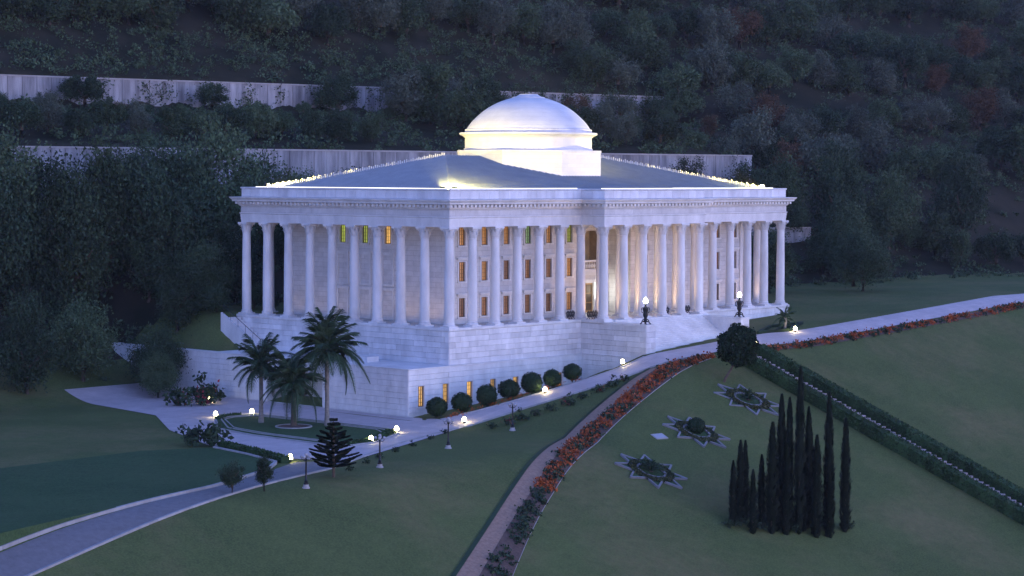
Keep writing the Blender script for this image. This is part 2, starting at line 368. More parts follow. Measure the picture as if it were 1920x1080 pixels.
def ring(prof, inner=None, plan=PLAN):
    """sweep a profile of (outward offset, z) round the plan; inner offset closes it"""
    m = MB(); P = list(prof)
    if inner is not None: P = P+[(inner, P[-1][1]), (inner, P[0][1])]
    n = len(plan); V = []
    for d, z in P: V += [(x, y, z) for x, y in offset(plan, d)]
    F = []; K = len(P)
    for i in range(K if inner is not None else K-1):
        i2 = (i+1) % K
        for k in range(n): F.append((i*n+k, i*n+(k+1) % n, i2*n+(k+1) % n, i2*n+k))
    return m.add(V, F)
E_ = .75
# podium core and floor
pod = MB()
core = offset(PLAN, E_-.06)
pod.prism(core, -4.2, -.32)
podium = pod.build('podium', M['joint'], B)
ring([(E_+.04, -.32), (E_+.09, -.26), (E_+.09, -.02), (E_+.05, .0)], -.4).build('stylobate', M['marble_plain'], B)
MB().prism(offset(PLAN, -.38), -.3, -.004).build('colonnade_floor', M['marble_wall'], B)
MB().prism([(20.45, -11), (39.6, -11), (39.6, -4.0), (20.45, -4.0)], -6, -5).build('stair_footing', M['joint'], B)

# marble blocks ---------------------------------------------------
blk = MB(); c_ = .02
blk.add([(-.5, 0, -.5), (.5, 0, -.5), (.5, 0, .5), (-.5, 0, .5), (-.492, -1, -.47), (.492, -1, -.47), (.492, -1, .47), (-.492, -1, .47)],
        [(4, 5, 6, 7), (0, 1, 5, 4), (1, 2, 6, 5), (2, 3, 7, 6), (3, 0, 4, 7)])
BLK = blk.mesh('marble_block', M['marble'])
BUDGET = [300]; REST = MB(); rngb = random.Random(4)
def block_wall(parent, P0, U, Nrm, length, z0, z1, ch, bl, skip=None, proud=.07, single=True, name='marble_block'):
    U = Vector(U); Nv = Vector(Nrm); rows = max(1, round((z1-z0)/ch)); ch = (z1-z0)/rows
    ang = math.atan2(U.y, U.x)
    for r in range(rows):
        cuts = [0]; x = bl*(.5 if r % 2 else 1)*rngb.uniform(.9, 1.1)
        while x < length-.5: cuts.append(x); x += bl*rngb.uniform(.82, 1.18)
        cuts.append(length)
        if skip:
            for s0, s1, zz0, zz1 in skip: cuts += [s0, s1]
            cuts = sorted(cc for cc in cuts if -.001 <= cc <= length+.001)
        zc = z0+(r+.5)*ch
        for i in range(len(cuts)-1):
            l = cuts[i+1]-cuts[i]
            if l < .06: continue
            mid = (cuts[i]+cuts[i+1])/2; za, zb = z0+r*ch, z0+(r+1)*ch
            if skip:
                bad = False
                for s0, s1, zz0, zz1 in skip:
                    if s0 < mid < s1:
                        if za >= zz0-.01 and zb <= zz1+.01: bad = True
                        elif zz0 < za < zz1: za = zz1
                        elif zz0 < zb < zz1: zb = zz0
                if bad or zb-za < .05: continue
            pos = Vector(P0)+U*mid; pr_ = proud*rngb.uniform(.9, 1.1)
            zc = (za+zb)/2
            if single and BUDGET[0] > 0:
                BUDGET[0] -= 1
                o = link(name, BLK, parent); o.location = (pos.x, pos.y, zc); o.rotation_euler = (0, 0, ang); o.scale = (l, pr_, zb-za)
            else:
                ca, sa = math.cos(ang), math.sin(ang)
                REST.add([(pos.x+v[0]*l*ca-v[1]*pr_*sa, pos.y+v[0]*l*sa+v[1]*pr_*ca, zc+v[2]*(zb-za)) for v in blk.v], blk.f)
TZ = -3.85; TX = -7.05; TY = -1.05
e1 = E_-.06
block_wall(podium, (-e1, -e1, 0), (1, 0, 0), (0, -1, 0), PX0, TZ, -.32, .56, 1.75)                    # front left wing
block_wall(podium, (-e1, DY+e1, 0), (0, -1, 0), (-1, 0, 0), DY+2*e1, TZ, -.32, .56, 1.75)             # left flank
# stair cheeks
CY = -10.08; CT = -.18
ck = MB().box((20.5+.06, CY+.06, -6), (22.15, -4.05, CT-.22)).build('stair_cheek', M['joint'], B)
MB().box((20.42, CY-.08, CT-.22), (22.2, -4.0, CT)).build('coping', M['marble_plain'], ck)
block_wall(ck, (20.56, -.75, 0), (0, -1, 0), (-1, 0, 0), 9.27, TZ, CT-.22, .56, 1.75)
block_wall(ck, (20.40, -1.05, 0), (0, -1, 0), (-1, 0, 0), 9.1, -7.1, TZ-.1, .56, 1.75, single=False)
MB().box((20.40, CY-.05, -7.2), (20.56, -1.0, TZ-.1)).build('plinth', M['joint'], ck); MB().box((20.30, CY-.06, TZ-.1), (20.56, -1.0, TZ)).build('plinth_coping', M['marble_plain'], ck)
block_wall(ck, (20.56, CY+.06, 0), (1, 0, 0), (0, -1, 0), 1.6, -4.6, CT-.22, .56, 1.6)
MB().box((PX0-e1, -4.1, -5), (22, -.6, -.32)).build('portico_base', M['joint'], B)
ck2 = MB().box((37.85, CY+.06, -6), (39.5, -4.05, CT-.22)).build('stair_cheek', M['joint'], B)
MB().box((37.78, CY-.08, CT-.22), (39.6, -4.0, CT)).build('coping', M['marble_plain'], ck2)
block_wall(ck2, (37.85, CY+.06, 0), (1, 0, 0), (0, -1, 0), 1.65, -4.2, CT-.22, .56, 1.65)
block_wall(ck2, (37.85, -4.1, 0), (0, -1, 0), (-1, 0, 0), 5.9, -4.2, CT-.22, .56, 1.75, single=False)
block_wall(podium, (PX1+e1, -e1, 0), (1, 0, 0), (0, -1, 0), W-PX1, -2.6, -.32, .56, 1.75, single=False)  # front right wing
# steps
NS = 20; rise = 3.5/NS; tread = 5.9/NS
for i in range(NS):
    y1 = -4.12; y0 = -4.12-tread*(i+1)
    z1 = -.02-rise*i
    m = MB().box((22.13, y0, z1-rise*1.0), (37.87, y0+tread+.05, z1)); m.box((22.13, y0-.03, z1-.05), (37.87, y0, z1+.001)); m.build('step', M['marble_plain'], B)
MB().add([(22.14, -4.2, -.3), (37.86, -4.2, -.3), (37.86, -10.0, -3.75), (22.14, -10.0, -3.75), (22.14, -4.2, -6), (37.86, -4.2, -6), (37.86, -10.0, -6), (22.14, -10.0, -6)],
         [(0, 3, 2, 1), (0, 1, 5, 4), (1, 2, 6, 5), (2, 3, 7, 6), (3, 0, 4, 7), (4, 5, 6, 7)]).build('stair_core', M['joint'], B)
# lower terrace (basement storey)
terr = MB(); TEND = 66
tw = [(-5.17+3.63*i) for i in range(8)]
wz0, wz1 = -7.85, -5.70
# core pieces leave the window niches and the side recess open
RY0, RY1 = 11.95, 20.85
terr.box((TX+.07, TY+.75, -10), (-.2, RY0, TZ-.12)); terr.box((TX+.07, RY1, -10), (-.2, 30, TZ-.12)); terr.box((TX+3.2, RY0, -10), (-.2, RY1, TZ-.12))
terr.box((TX+.07, RY0, -5.15), (TX+3.2, RY1, TZ-.12)); terr.box((TX+.07, 30, -10), (TX+.8, TEND, TZ-.12))
terr.box((-.2, TY+.75, -10), (20.5, .2, TZ-.12))
xs = [TX+.07]+[v for x in tw for v in (x-.45, x+.45) if x < 19]+[20.5]
for i in range(0, len(xs)-1, 2): terr.box((xs[i], TY+.07, -10), (xs[i+1], TY+.75, TZ-.12))
for x in tw:
    if x < 19: terr.box((x-.45, TY+.07, -10), (x+.45, TY+.75, wz0)); terr.box((x-.45, TY+.07, wz1), (x+.45, TY+.75, TZ-.12))
terrace = terr.build('basement_wall', M['joint'], B)
MB().box((TX-.05, TY-.05, TZ-.12), (20.5, -.6, TZ)).box((TX-.05, -.6, TZ-.12), (-.6, 30, TZ)).box((TX-.05, 30, TZ-.12), (TX+.85, TEND, TZ)).build('terrace_coping', M['marble_plain'], terrace)
MB().box((-4.3, 7.9, TZ+.001), (-2.6, 11.6, TZ+.55)).build('roof_hatch', M['marble_plain'], B)
block_wall(terrace, (TX+.07, TY+.07, 0), (1, 0, 0), (0, -1, 0), 20.5-TX-.07, -9.5, TZ-.12, .57, 1.75,
           [(x-.45-TX-.07, x+.45-TX-.07, wz0, wz1) for x in tw if x < 19], single=False)
block_wall(terrace, (TX+.07, TEND, 0), (0, -1, 0), (-1, 0, 0), TEND-TY-.07, -9.3, TZ-.12, .57, 1.75, [(TEND-RY1, TEND-RY0, -9.3, -5.15)], single=False)
tag(REST.build('marble_block', M['marble'], B), kind='stuff')
# recess with door in the flank
rc = MB().box((TX+3.15, RY0, -9), (TX+3.2, RY1, -5.15)).box((TX+.1, RY0, -9.2), (TX+3.2, RY1, -8.75)).build('recess', M['marble_wall'], B)
dr = MB().box((TX+3.02, 18.1, -8.74), (TX+3.12, 20.3, -5.5)).build('side_door', M['wood'], B)
for yy in (18.3, 19.25): MB().box((TX+2.98, yy, -8.5), (TX+3.02, yy+.8, -7.2)).box((TX+2.98, yy, -7.0), (TX+3.02, yy+.8, -5.7)).build('door_panel', M['wood'], dr)
MB().box((TX+3.0, 12.2, -6.9), (TX+3.14, 13.3, -5.4)).build('dark_window', M['iron'], B)

# columns ---------------------------------------------------------
base_m = MB().box((-.68, -.68, 0), (.68, .68, .16)).lathe([(.64, .16), (.67, .22), (.67, .27), (.63, .33), (.57, .36), (.57, .41), (.60, .44), (.60, .49), (.545, .54)], 28).mesh('column_base', M['marble_plain'], 40)
sh = []
for i in range(13):
    t = i/12; sh.append((.535-.085*t**1.7+.006*math.sin(math.pi*t), .54+(9.28-.54)*t))
shaft_m = MB().lathe([(.56, .52)]+sh+[(.475, 9.30), (.475, 9.36), (.44, 9.38)], 28).mesh('column', M['marble_plain'], 40)
cap = MB().lathe([(.44, 9.37), (.45, 9.7), (.50, 10.1), (.62, 10.36)], 20)
for row, (zb, zt, r0, n, a0) in enumerate(((9.40, 9.82, .46, 8, 0), (9.62, 10.14, .50, 8, math.pi/8))):
    for k in range(n):
        a = a0+2*math.pi*k/n; ca, sa = math.cos(a), math.sin(a); w = .15
        pr_ = [(r0-.01, zb, w), (r0+.05, (zb+zt)/2, w*1.05), (r0+.10, zt-.06, w*.8), (r0+.20, zt, w*.45), (r0+.22, zt-.08, w*.2)]
        V = []
        for r, z, ww in pr_:
            for s in (-1, 0, 1): rr = r+(.03 if s == 0 else 0); V.append((rr*ca-s*ww*sa, rr*sa+s*ww*ca, z))
        cap.add(V, [(3*i+j, 3*i+j+1, 3*i+j+4, 3*i+j+3) for i in range(4) for j in range(2)])
for k in range(4):
    a = math.pi/4+k*math.pi/2; ca, sa = math.cos(a), math.sin(a)
    cap.tube([(ca*.52, sa*.52, 10.02), (ca*.66, sa*.66, 10.26), (ca*.82, sa*.82, 10.38), (ca*.90, sa*.90, 10.32), (ca*.85, sa*.85, 10.22), (ca*.79, sa*.79, 10.27)], [.06, .07, .08, .085, .08, .06], 6)
ab = []
for k in range(4):
    a = k*math.pi/2
    for t, r in ((-.70, .72), (-.35, .60), (0, .56), (.35, .60), (.70, .72)):
        x, y = r, t; ab.append((x*math.cos(a)-y*math.sin(a), x*math.sin(a)+y*math.cos(a)))
cap.prism(ab, 10.38, 10.565)
cap_m = cap.mesh('capital', M['marble_plain'], 35)
cols = [(i*a_, 0) for i in range(7)]+[(PX0+i*b_, 0) for i in range(1, 5)]+[(W-i*a_, 0) for i in range(7)]
cols += [(PX0+i*b_, -q_) for i in range(6)]+[(0, j*p_) for j in range(1, 10)]+[(W, j*p_) for j in range(1, 10)]+[(W*i/17, DY) for i in range(1, 17)]
for x, y in cols:
    o = link('column', shaft_m, B, (x, y, 0)); link('capital', cap_m, o); link('column_base', base_m, o)

# entablature, parapet --------------------------------------------
ring([(.44, H), (.44, H+.30), (.47, H+.30), (.47, H+.62), (.50, H+.62), (.50, H+.93), (.58, H+1.02), (.58, H+1.10)], -.5).build('architrave', M['marble_plain'], B)
ring([(.46, H+1.10), (.46, 12.42)], -.5).build('frieze', M['marble_wall'], B)
cornice = ring([(.50, 12.42), (.62, 12.50), (.62, 12.56), (.70, 12.60), (.70, 12.93), (.98, 12.96), (1.18, 12.99), (1.20, 13.16), (1.30, 13.24), (1.42, 13.40), (1.42, 13.46), (.42, 13.50)], -.5).build('cornice', M['marble_plain'], B)
dn = MB(); oc = offset(PLAN, .70)
for i in range(len(oc)):
    p0, p1 = Vector(oc[i]), Vector(oc[(i+1) % len(oc)]); d = p1-p0; L_ = d.length; d.normalize(); nn = Vector((d.y, -d.x)); k = int(L_/.62)
    for j in range(k+1):
        c = p0+d*(L_*j/k); u = d*.17; f_ = nn*.26
        q = [c-u-nn*.02, c+u-nn*.02, c+u+f_, c-u+f_]
        dn.prism([(v.x, v.y) for v in q][::-1], 12.66, 12.92)
tag(dn.build('dentil', M['marble_plain'], cornice), kind='stuff')
par = ring([(.36, 13.40), (.36, 14.42)], -.1).build('parapet', M['joint'], B)
ring([(.46, 14.42), (.50, 14.46), (.50, 14.58), (.46, 14.60)], -.2).build('coping', M['marble_plain'], par)
op = offset(PLAN, .36)
for i in range(len(op)):
    p0, p1 = Vector(op[i]), Vector(op[(i+1) % len(op)]); d = p1-p0; L_ = d.length; d.normalize()
    if i in (5, 6): continue
    k = max(1, round(L_/1.55)); ang = math.atan2(d.y, d.x)
    for j in range(k):
        c = p0+d*(L_*(j+.5)/k); o = link('parapet_block', BLK, par); o.location = (c.x, c.y, 13.96); o.rotation_euler = (0, 0, ang); o.scale = (L_/k, .08, .92)
# ceiling of the colonnade
MB().prism(offset(PLAN, -.3), H-.0, H+.25).build('colonnade_ceiling', M['marble_plain'], B)

# inner hall walls with openings ----------------------------------
def wall_open(m, u0, u1, z0, z1, openings, put):
    us = sorted({u0, u1, *[v for o in openings for v in o[:2]]}); zs = sorted({z0, z1, *[v for o in openings for v in o[2:]]})
    for i in range(len(us)-1):
        run = None
        for j in range(len(zs)-1):
            um, zm = (us[i]+us[i+1])/2, (zs[j]+zs[j+1])/2
            if any(o[0] < um < o[1] and o[2] < zm < o[3] for o in openings):
                if run is not None: put(m, us[i], us[i+1], run, zs[j]); run = None
            elif run is None: run = zs[j]
        if run is not None: put(m, us[i], us[i+1], run, zs[-1])
ROWS = [(.74, 2.79), (4.59, 6.70), (8.46, 10.45)]; WW = .5
fw_x = [(i+1.52)*a_ for i in range(6)]; fw_xr = [W-x for x in fw_x][::-1]
RX0, RX1, RYB = 25.7, 34.2, 6.6
ops = [(x-WW, x+WW, z0, z1) for x in fw_x+fw_xr for z0, z1 in ROWS]+[(RX0, RX1, 0, 9.9)]
hall = MB()
wall_open(hall, WALL, W-WALL, 0, H, ops, lambda m, u0, u1, z0, z1: m.box((u0, WALL, z0), (u1, WALL+.5, z1)))
sops = [(y-WW, y+WW, 8.46, 10.45) for y in (12.55, 16.15, 19.75)]
wall_open(hall, WALL+.5, DY-WALL, 0, H, sops, lambda m, u0, u1, z0, z1: m.box((WALL, u0, z0), (WALL+.5, u1, z1)))
hall.box((W-WALL-.5, WALL+.5, 0), (W-WALL, DY-WALL, H)); hall.box((WALL+.5, DY-WALL-.5, 0), (W-WALL-.5, DY-WALL, H))
hallw = hall.build('hall_wall', M['marble_wall'], B)
# pilasters at hall corners and between bays, string courses and window surrounds
for x in (WALL, W-WALL-.9): MB().box((x, WALL-.12, 0), (x+.9, WALL-.003, H)).build('pilaster', M['marble_plain'], hallw)
for y in (12.55, 16.15, 19.75):
    for z0, z1 in ((.3, 3.3), (4.0, 7.2)):
        MB().box((WALL-.10, y-.95, z0), (WALL-.003, y-.72, z1)).box((WALL-.10, y+.72, z0), (WALL-.003, y+.95, z1)).box((WALL-.16, y-1.0, z1), (WALL-.003, y+1.0, z1+.32)).box((WALL-.12, y-.95, z0-.2), (WALL-.003, y+.95, z0)).build('wall_panel', M['marble_plain'], hallw)
def window(cx, cz0, cz1, plane, axis, pane, w=WW, sill=True, hood=False, parent=None, surround=True):
    """bronze window set in an opening; axis 'x' runs along X and faces -Y, 'y' runs along Y and faces -X"""
    def bx(m, u0, u1, d0, d1, z0, z1):
        if axis == 'x': m.box((cx+u0, plane+d0, z0), (cx+u1, plane+d1, z1))
        else: m.box((plane+d0, cx+u0, z0), (plane+d1, cx+u1, z1))
        return m
    m = MB(); t = .07
    bx(m, -w, -w+t, .16, .24, cz0, cz1); bx(m, w-t, w, .16, .24, cz0, cz1); bx(m, -w+t, w-t, .16, .24, cz0, cz0+t); bx(m, -w+t, w-t, .16, .24, cz1-t, cz1)
    o = m.build('window', M['bronze'], parent or B)
    m = MB()
    for k in (1, 2): u = -w+2*w*k/3; bx(m, u-.02, u+.02, .17, .215, cz0+t, cz1-t)
    nz = 5
    for k in range(1, nz): z = cz0+(cz1-cz0)*k/nz; bx(m, -w+t, w-t, .18, .21, z-.018, z+.018)
    m.build('glazing_bars', M['bronze'], o)
    bx(MB(), -w+t, w-t, .22, .25, cz0+t, cz1-t).build('pane', pane, o)
    if surround:
        m = MB(); bx(m, -w-.2, -w, -.07, -.003, cz0, cz1); bx(m, w, w+.2, -.07, -.003, cz0, cz1); bx(m, -w-.2, w+.2, -.07, -.003, cz1, cz1+.1); m.build('surround', M['marble_plain'], o)
    if sill: bx(MB(), -w-.25, w+.25, -.14, -.003, cz0-.16, cz0).build('sill', M['marble_plain'], o)
    if hood: m = MB(); bx(m, -w-.35, w+.35, -.30, -.003, cz1+.32, cz1+.5); bx(m, -w-.25, w+.25, -.18, -.003, cz1+.18, cz1+.32); m.build('hood', M['marble_plain'], o)
    return o
top = ['amber', 'amber', 'amber', 'green_glow', 'amber', 'yellow_green']
mid = ['amber', 'amber', 'amber_dim', 'amber_dim', 'amber_dim', 'amber']
bot = ['amber_dim', 'amber_dim', 'amber_dim', 'amber_dim', 'amber_dim', 'amber']
for i in range(6):
    for (z0, z1), kinds, hd in zip(ROWS, (bot, mid, top), (True, True, False)):
        window(fw_x[i], z0, z1, WALL, 'x', M[kinds[i]], hood=hd)
        window(fw_xr[i], z0, z1, WALL, 'x', M['amber' if hd is False else 'amber_dim'], hood=hd)
for y, k in zip((12.55, 16.15, 19.75), ('amber_bright', 'yellow_green', 'yellow_green')): window(y, 8.46, 10.45, WALL, 'y', M[k])
for x in tw:
    if x < 19: window(x, wz0, wz1, TY+.07, 'x', M['amber_bright'], w=.45, surround=False)
# entrance recess
en = MB()
en.box((RX0-.4, WALL+.5, 0), (RX0, RYB+.4, 9.9)); en.box((RX1, WALL+.5, 0), (RX1+.4, RYB+.4, 9.9)); en.box((RX0-.4, WALL+.5, 9.9), (RX1+.4, RYB+.4, 10.3))
EC = W/2
wall_open(en, RX0, RX1, 0, 9.9, [(EC-1.35, EC+1.35, 0, 3.45), (EC-3.2, EC+3.2, 5.1, 9.6)], lambda m, u0, u1, z0, z1: m.box((u0, RYB, z0), (u1, RYB+.4, z1)))
entr = en.build('entrance_recess', M['marble_wall'], B)
MB().box((EC-3.2, RYB+2.2, 5.1), (EC+3.2, RYB+2.3, 9.6)).box((EC-3.3, RYB+.4, 5.0), (EC-3.2, RYB+2.3, 9.7)).box((EC+3.2, RYB+.4, 5.0), (EC+3.3, RYB+2.3, 9.7)).box((EC-3.3, RYB+.4, 9.6), (EC+3.3, RYB+2.3, 9.7)).box((EC-3.3, RYB+.4, 4.9), (EC+3.3, RYB+2.3, 5.0)).build('loggia', mat('loggia_lightened', (.40, .33, .22), .7, .15, 2), entr)  # loggia colour lightened to stand in for light inside it
MB().box((EC-2.9, RYB-.9, 4.75), (EC+2.9, RYB-.002, 5.05)).box((EC-2.7, RYB-.6, 4.4), (EC+2.7, RYB-.002, 4.75)).build('balcony_slab', M['marble_plain'], entr)
bal = MB().box((EC-2.9, RYB-.88, 6.0), (EC+2.9, RYB-.62, 6.2)).box((EC-2.9, RYB-.86, 5.05), (EC+2.9, RYB-.64, 5.15)).build('balcony_rail', M['marble_plain'], entr)
bm_ = MB().lathe([(.07, 0), (.05, .08), (.10, .3), (.11, .4), (.05, .62), (.05, .72), (.08, .85)], 10).mesh('baluster', M['marble_plain'], 40)
for k in range(19): link('baluster', bm_, bal, (EC-2.75+5.5*k/18, RYB-.75, 5.15))
door = MB().box((EC-1.35, RYB+.15, .0), (EC+1.35, RYB+.25, 3.45)).build('entrance_door', glow('door_bronze_glow', (1.0, .5, .1), .06, (.2, .12, .05)), entr)  # bronze-coloured door with a faint warm glow put into its material
for s in (-1, 1):
    for z0, z1 in ((.25, 1.1), (1.2, 2.2), (2.3, 3.25)): MB().box((EC+s*.68-.5, RYB+.11, z0), (EC+s*.68+.5, RYB+.15, z1)).build('door_panel', M['bronze'], door)
    MB().box((EC+s*1.35-.12+s*.12, RYB-.08, 0), (EC+s*1.35+.12+s*.12, RYB-.002, 3.7)).build('door_jamb', M['marble_plain'], entr)
    lt = tag(empty('wall_lantern', (EC+s*1.95, RYB-.15, 2.0)), ('right' if s > 0 else 'left')+' lit wall lantern beside the tall entrance door', 'lantern', 'wall lanterns by the entrance')
    MB().box((-.06, .0, -.1), (.06, .149, .9)).build('bracket', M['iron'], lt)
    MB().lathe([(.08, -.15), (.14, 0), (.15, .9), (.08, 1.15)], 12, (0, -.14, 0)).build('glass', M['flame_glow'], lt, 40)
MB().box((EC-1.7, RYB-.18, 3.7), (EC+1.7, RYB-.002, 3.95)).build('door_lintel', M['marble_plain'], entr)

# roof ------------------------------------------------------------
SL = .267
def rz(t): return 14.6+SL*(t-2.7)
def zr(x, y): return rz(min(x, y, W-x, DY-y))
t0 = .8; rd = DY/2
RV = [(t0, t0, rz(t0)), (W-t0, t0, rz(t0)), (W-t0, DY-t0, rz(t0)), (t0, DY-t0, rz(t0)), (rd, rd, rz(rd)), (W-rd, rd, rz(rd))]
roof = MB().add(RV, [(0, 1, 5, 4), (1, 2, 5), (2, 3, 4, 5), (3, 0, 4)]).build('roof', M['roof'], B)
MB().prism([(-.1, -.1), (W+.1, -.1), (W+.1, DY+.1), (-.1, DY+.1)], 13.7, 13.95).prism([(PX0, -q_), (PX1, -q_), (PX1, .0), (PX0, .0)], 13.6, 13.94).build('gutter', M['marble_plain'], B)
rb = MB(); st = .52; hgt = .17; hw = .09
def rib(p0, p1, side):
    p0 = Vector(p0); p1 = Vector(p1); s = Vector(side)*hw; u = Vector((0, 0, hgt)); d = Vector((0, 0, -.02))
    rb.add([p0-s+d, p0+s+d, p0+u, p1-s+d, p1+s+d, p1+u], [(0, 2, 5, 3), (2, 1, 4, 5), (0, 1, 2), (3, 5, 4)])
n = int((W-2*t0)/st)
for i in range(1, n):
    x = t0+(W-2*t0)*i/n; t = min(x, W-x, rd)
    rib((x, t0, rz(t0)), (x, t, rz(t)+.03), (1, 0, 0)); rib((x, DY-t0, rz(t0)), (x, DY-t, rz(t)+.03), (1, 0, 0))
n = int((DY-2*t0)/st)
for i in range(1, n):
    y = t0+(DY-2*t0)*i/n; t = min(y, DY-y, rd)
    rib((t0, y, rz(t0)), (t, y, rz(t)+.03), (0, 1, 0)); rib((W-t0, y, rz(t0)), (W-t, y, rz(t)+.03), (0, 1, 0))
tag(rb.build('roof_rib', M['roof'], roof), kind='stuff')
ht = MB()
def caps(p0, p1, n):
    p0 = Vector(p0); p1 = Vector(p1); d = (p1-p0)/n; s = d.cross(Vector((0, 0, 1))).normalized()
    for i in range(n):
        a = p0+d*i; b = a+d*.86; u = Vector((0, 0, .20)); u2 = Vector((0, 0, .12))
        ht.add([a-s*.16, a-s*.1+u2, a+u, a+s*.1+u2, a+s*.16, b-s*.12, b-s*.07+u2*.6, b+u*.6, b+s*.07+u2*.6, b+s*.12],
               [(0, 1, 6, 5), (1, 2, 7, 6), (2, 3, 8, 7), (3, 4, 9, 8), (0, 4, 3, 2, 1), (5, 6, 7, 8, 9)])
for c in RV[:4]: caps(c, (RV[4] if c[0] < W/2 else RV[5]), 48)
caps(RV[4], RV[5], 60)
tag(ht.build('hip_tile', M['roof'], roof), kind='stuff')
af = MB()  # uprights added on two hips only, to catch the floodlights as sparkles
for c in (RV[1], RV[3]):
    e = RV[4] if c[0] < W/2 else RV[5]
    for i in range(1, 96):
        p = Vector(c).lerp(Vector(e), i/96); j = .10*math.sin(i*12.9); w0, w1, h = .07, .04, .34+.2*abs(math.sin(i*7.3))
        af.add([(p.x-w0+j, p.y-w0, p.z+.02), (p.x+w0+j, p.y-w0, p.z+.02), (p.x+w0+j, p.y+w0, p.z+.02), (p.x-w0+j, p.y+w0, p.z+.02), (p.x-w1+j, p.y-w1, p.z+h), (p.x+w1+j, p.y-w1, p.z+h), (p.x+w1+j, p.y+w1, p.z+h), (p.x-w1+j, p.y+w1, p.z+h)],
               [(4, 5, 6, 7), (0, 1, 5, 4), (1, 2, 6, 5), (2, 3, 7, 6), (3, 0, 4, 7)])
tag(af.build('hip_sparkle_upstand', M['marble_plain'], roof), kind='stuff')

# dome ------------------------------------------------------------
DC = (30.15, 15.95); AP = 8.42; RO = AP/math.cos(math.pi/8)
octo = lambda r: [(DC[0]+r*math.cos(R(22.5+45*k)), DC[1]+r*math.sin(R(22.5+45*k))) for k in range(8)]
MB().prism(octo(RO), 15, 18.75).build('octagon_base', M['marble_dome'], B)
MB().prism(octo(RO+.08), 18.75, 19.02).build('octagon_coping', M['marble_plain'], B)
c3 = (DC[0], DC[1], 0)
MB().lathe([(7.72, 19.0), (7.72, 19.25), (7.62, 19.3), (7.62, 20.55), (7.75, 20.62), (7.80, 20.7)], 64, c3).build('drum', M['marble_dome'], B, 30)
MB().lathe([(7.78, 20.68), (7.95, 20.78), (8.1, 20.84), (8.28, 20.92), (8.28, 21.12), (8.18, 21.16), (7.6, 21.18)], 64, c3).build('drum_cornice', M['marble_plain'], B, 30)
MB().lathe([(7.62, 21.16), (7.62, 21.54), (7.5, 21.58), (7.3, 21.60)], 64, c3).build('dome_ring', M['marble_plain'], B, 30)
dome_prof = [(7.42, 21.58), (7.2, 21.95), (6.72, 22.55), (6.1, 23.15), (5.4, 23.75), (4.6, 24.28), (3.7, 24.75), (2.8, 25.1), (1.9, 25.35)]
def cr(p, n=4):
    p = [Vector(v) for v in p]; q = [p[0]*2-p[1]]+p+[p[-1]*2-p[-2]]; out = []
    for i in range(1, len(q)-2):
        for k in range(n):
            t = k/n; a, b, c, d = q[i-1], q[i], q[i+1], q[i+2]; v = .5*((2*b)+(c-a)*t+(2*a-5*b+4*c-d)*t*t+(3*b-a-3*c+d)*t**3); out.append((v.x, v.y))
    return out+[tuple(p[-1])]
MB().lathe(cr(dome_prof), 64, c3).build('dome', M['marble_dome'], B, 30)
MB().lathe([(1.95, 25.28), (1.95, 25.42), (1.5, 25.52), (1.15, 25.72), (1.1, 25.8), (.01, 25.82)], 48, c3).build('dome_cap', M['marble_plain'], B, 30)

# ---------------------------------------------------------------- lamps of the building
def spot(parent, loc, target, energy, size, color=(1, .86, .6), blend=.6, rad=.15):
    d = bpy.data.lights.new('spot_lamp', 'SPOT'); d.energy = energy*LE; d.spot_size = R(size); d.spot_blend = blend; d.color = color; d.shadow_soft_size = rad
    o = bpy.data.objects.new('spot_lamp', d); col.objects.link(o); o.parent = parent; o.location = loc
    o.rotation_euler = (Vector(target)-Vector(loc)).to_track_quat('-Z', 'Y').to_euler(); return o
corner = [((1.15, 1.15), 'near'), ((1.15, DY-1.15), 'left'), ((W-1.15, 1.15), 'right'), ((W-1.15, DY-1.15), 'far')]
for (cx, cy), nm in corner:
    for j, (dx, dy) in enumerate(((.9, 0), (0, .9))):
        lo = -.16 if nm == 'near' else 0.0; pw = {'right': 1.5, 'near': .75}.get(nm, 1.0); x = cx+dx*(1 if cx < W/2 else -1); y = cy+dy*(1 if cy < DY/2 else -1)
        f = tag(empty('floodlight', (x, y, zr(x, y))), f'lit roof floodlight at the {nm} parapet corner, '+('nearer the front' if j == 0 else 'nearer the side'), 'floodlight', 'roof corner floodlights')
        d = Vector((DC[0]-x, DC[1]-y, 20.6-14.8)).normalized(); ang = math.atan2(d.y, d.x); f.rotation_euler = (0, 0, ang)
        MB().box((-.14, -.3, .46+lo), (.1, .3, .80+lo)).build('housing', M['iron'], f)
        MB().box((-.04, -.04, -.1), (.04, .04, .54+lo)).build('bracket', M['iron'], f)
        MB().lathe([(.01, -.26), (.13, -.24), (.17, -.1), (.17, .1), (.13, .24), (.01, .26)], 12).build('lens', M['flood_glow'], f, 60); lens = f.children[-1]; lens.rotation_euler = (R(90), 0, 0); lens.location = (.2, 0, .64+lo)
        dist = Vector((DC[0]-x, DC[1]-y)).length
        spot(f, (.42, 0, .66+lo), (dist, 0, 20.9-zr(x, y)), 7800*pw, 62, (1, .80, .24))
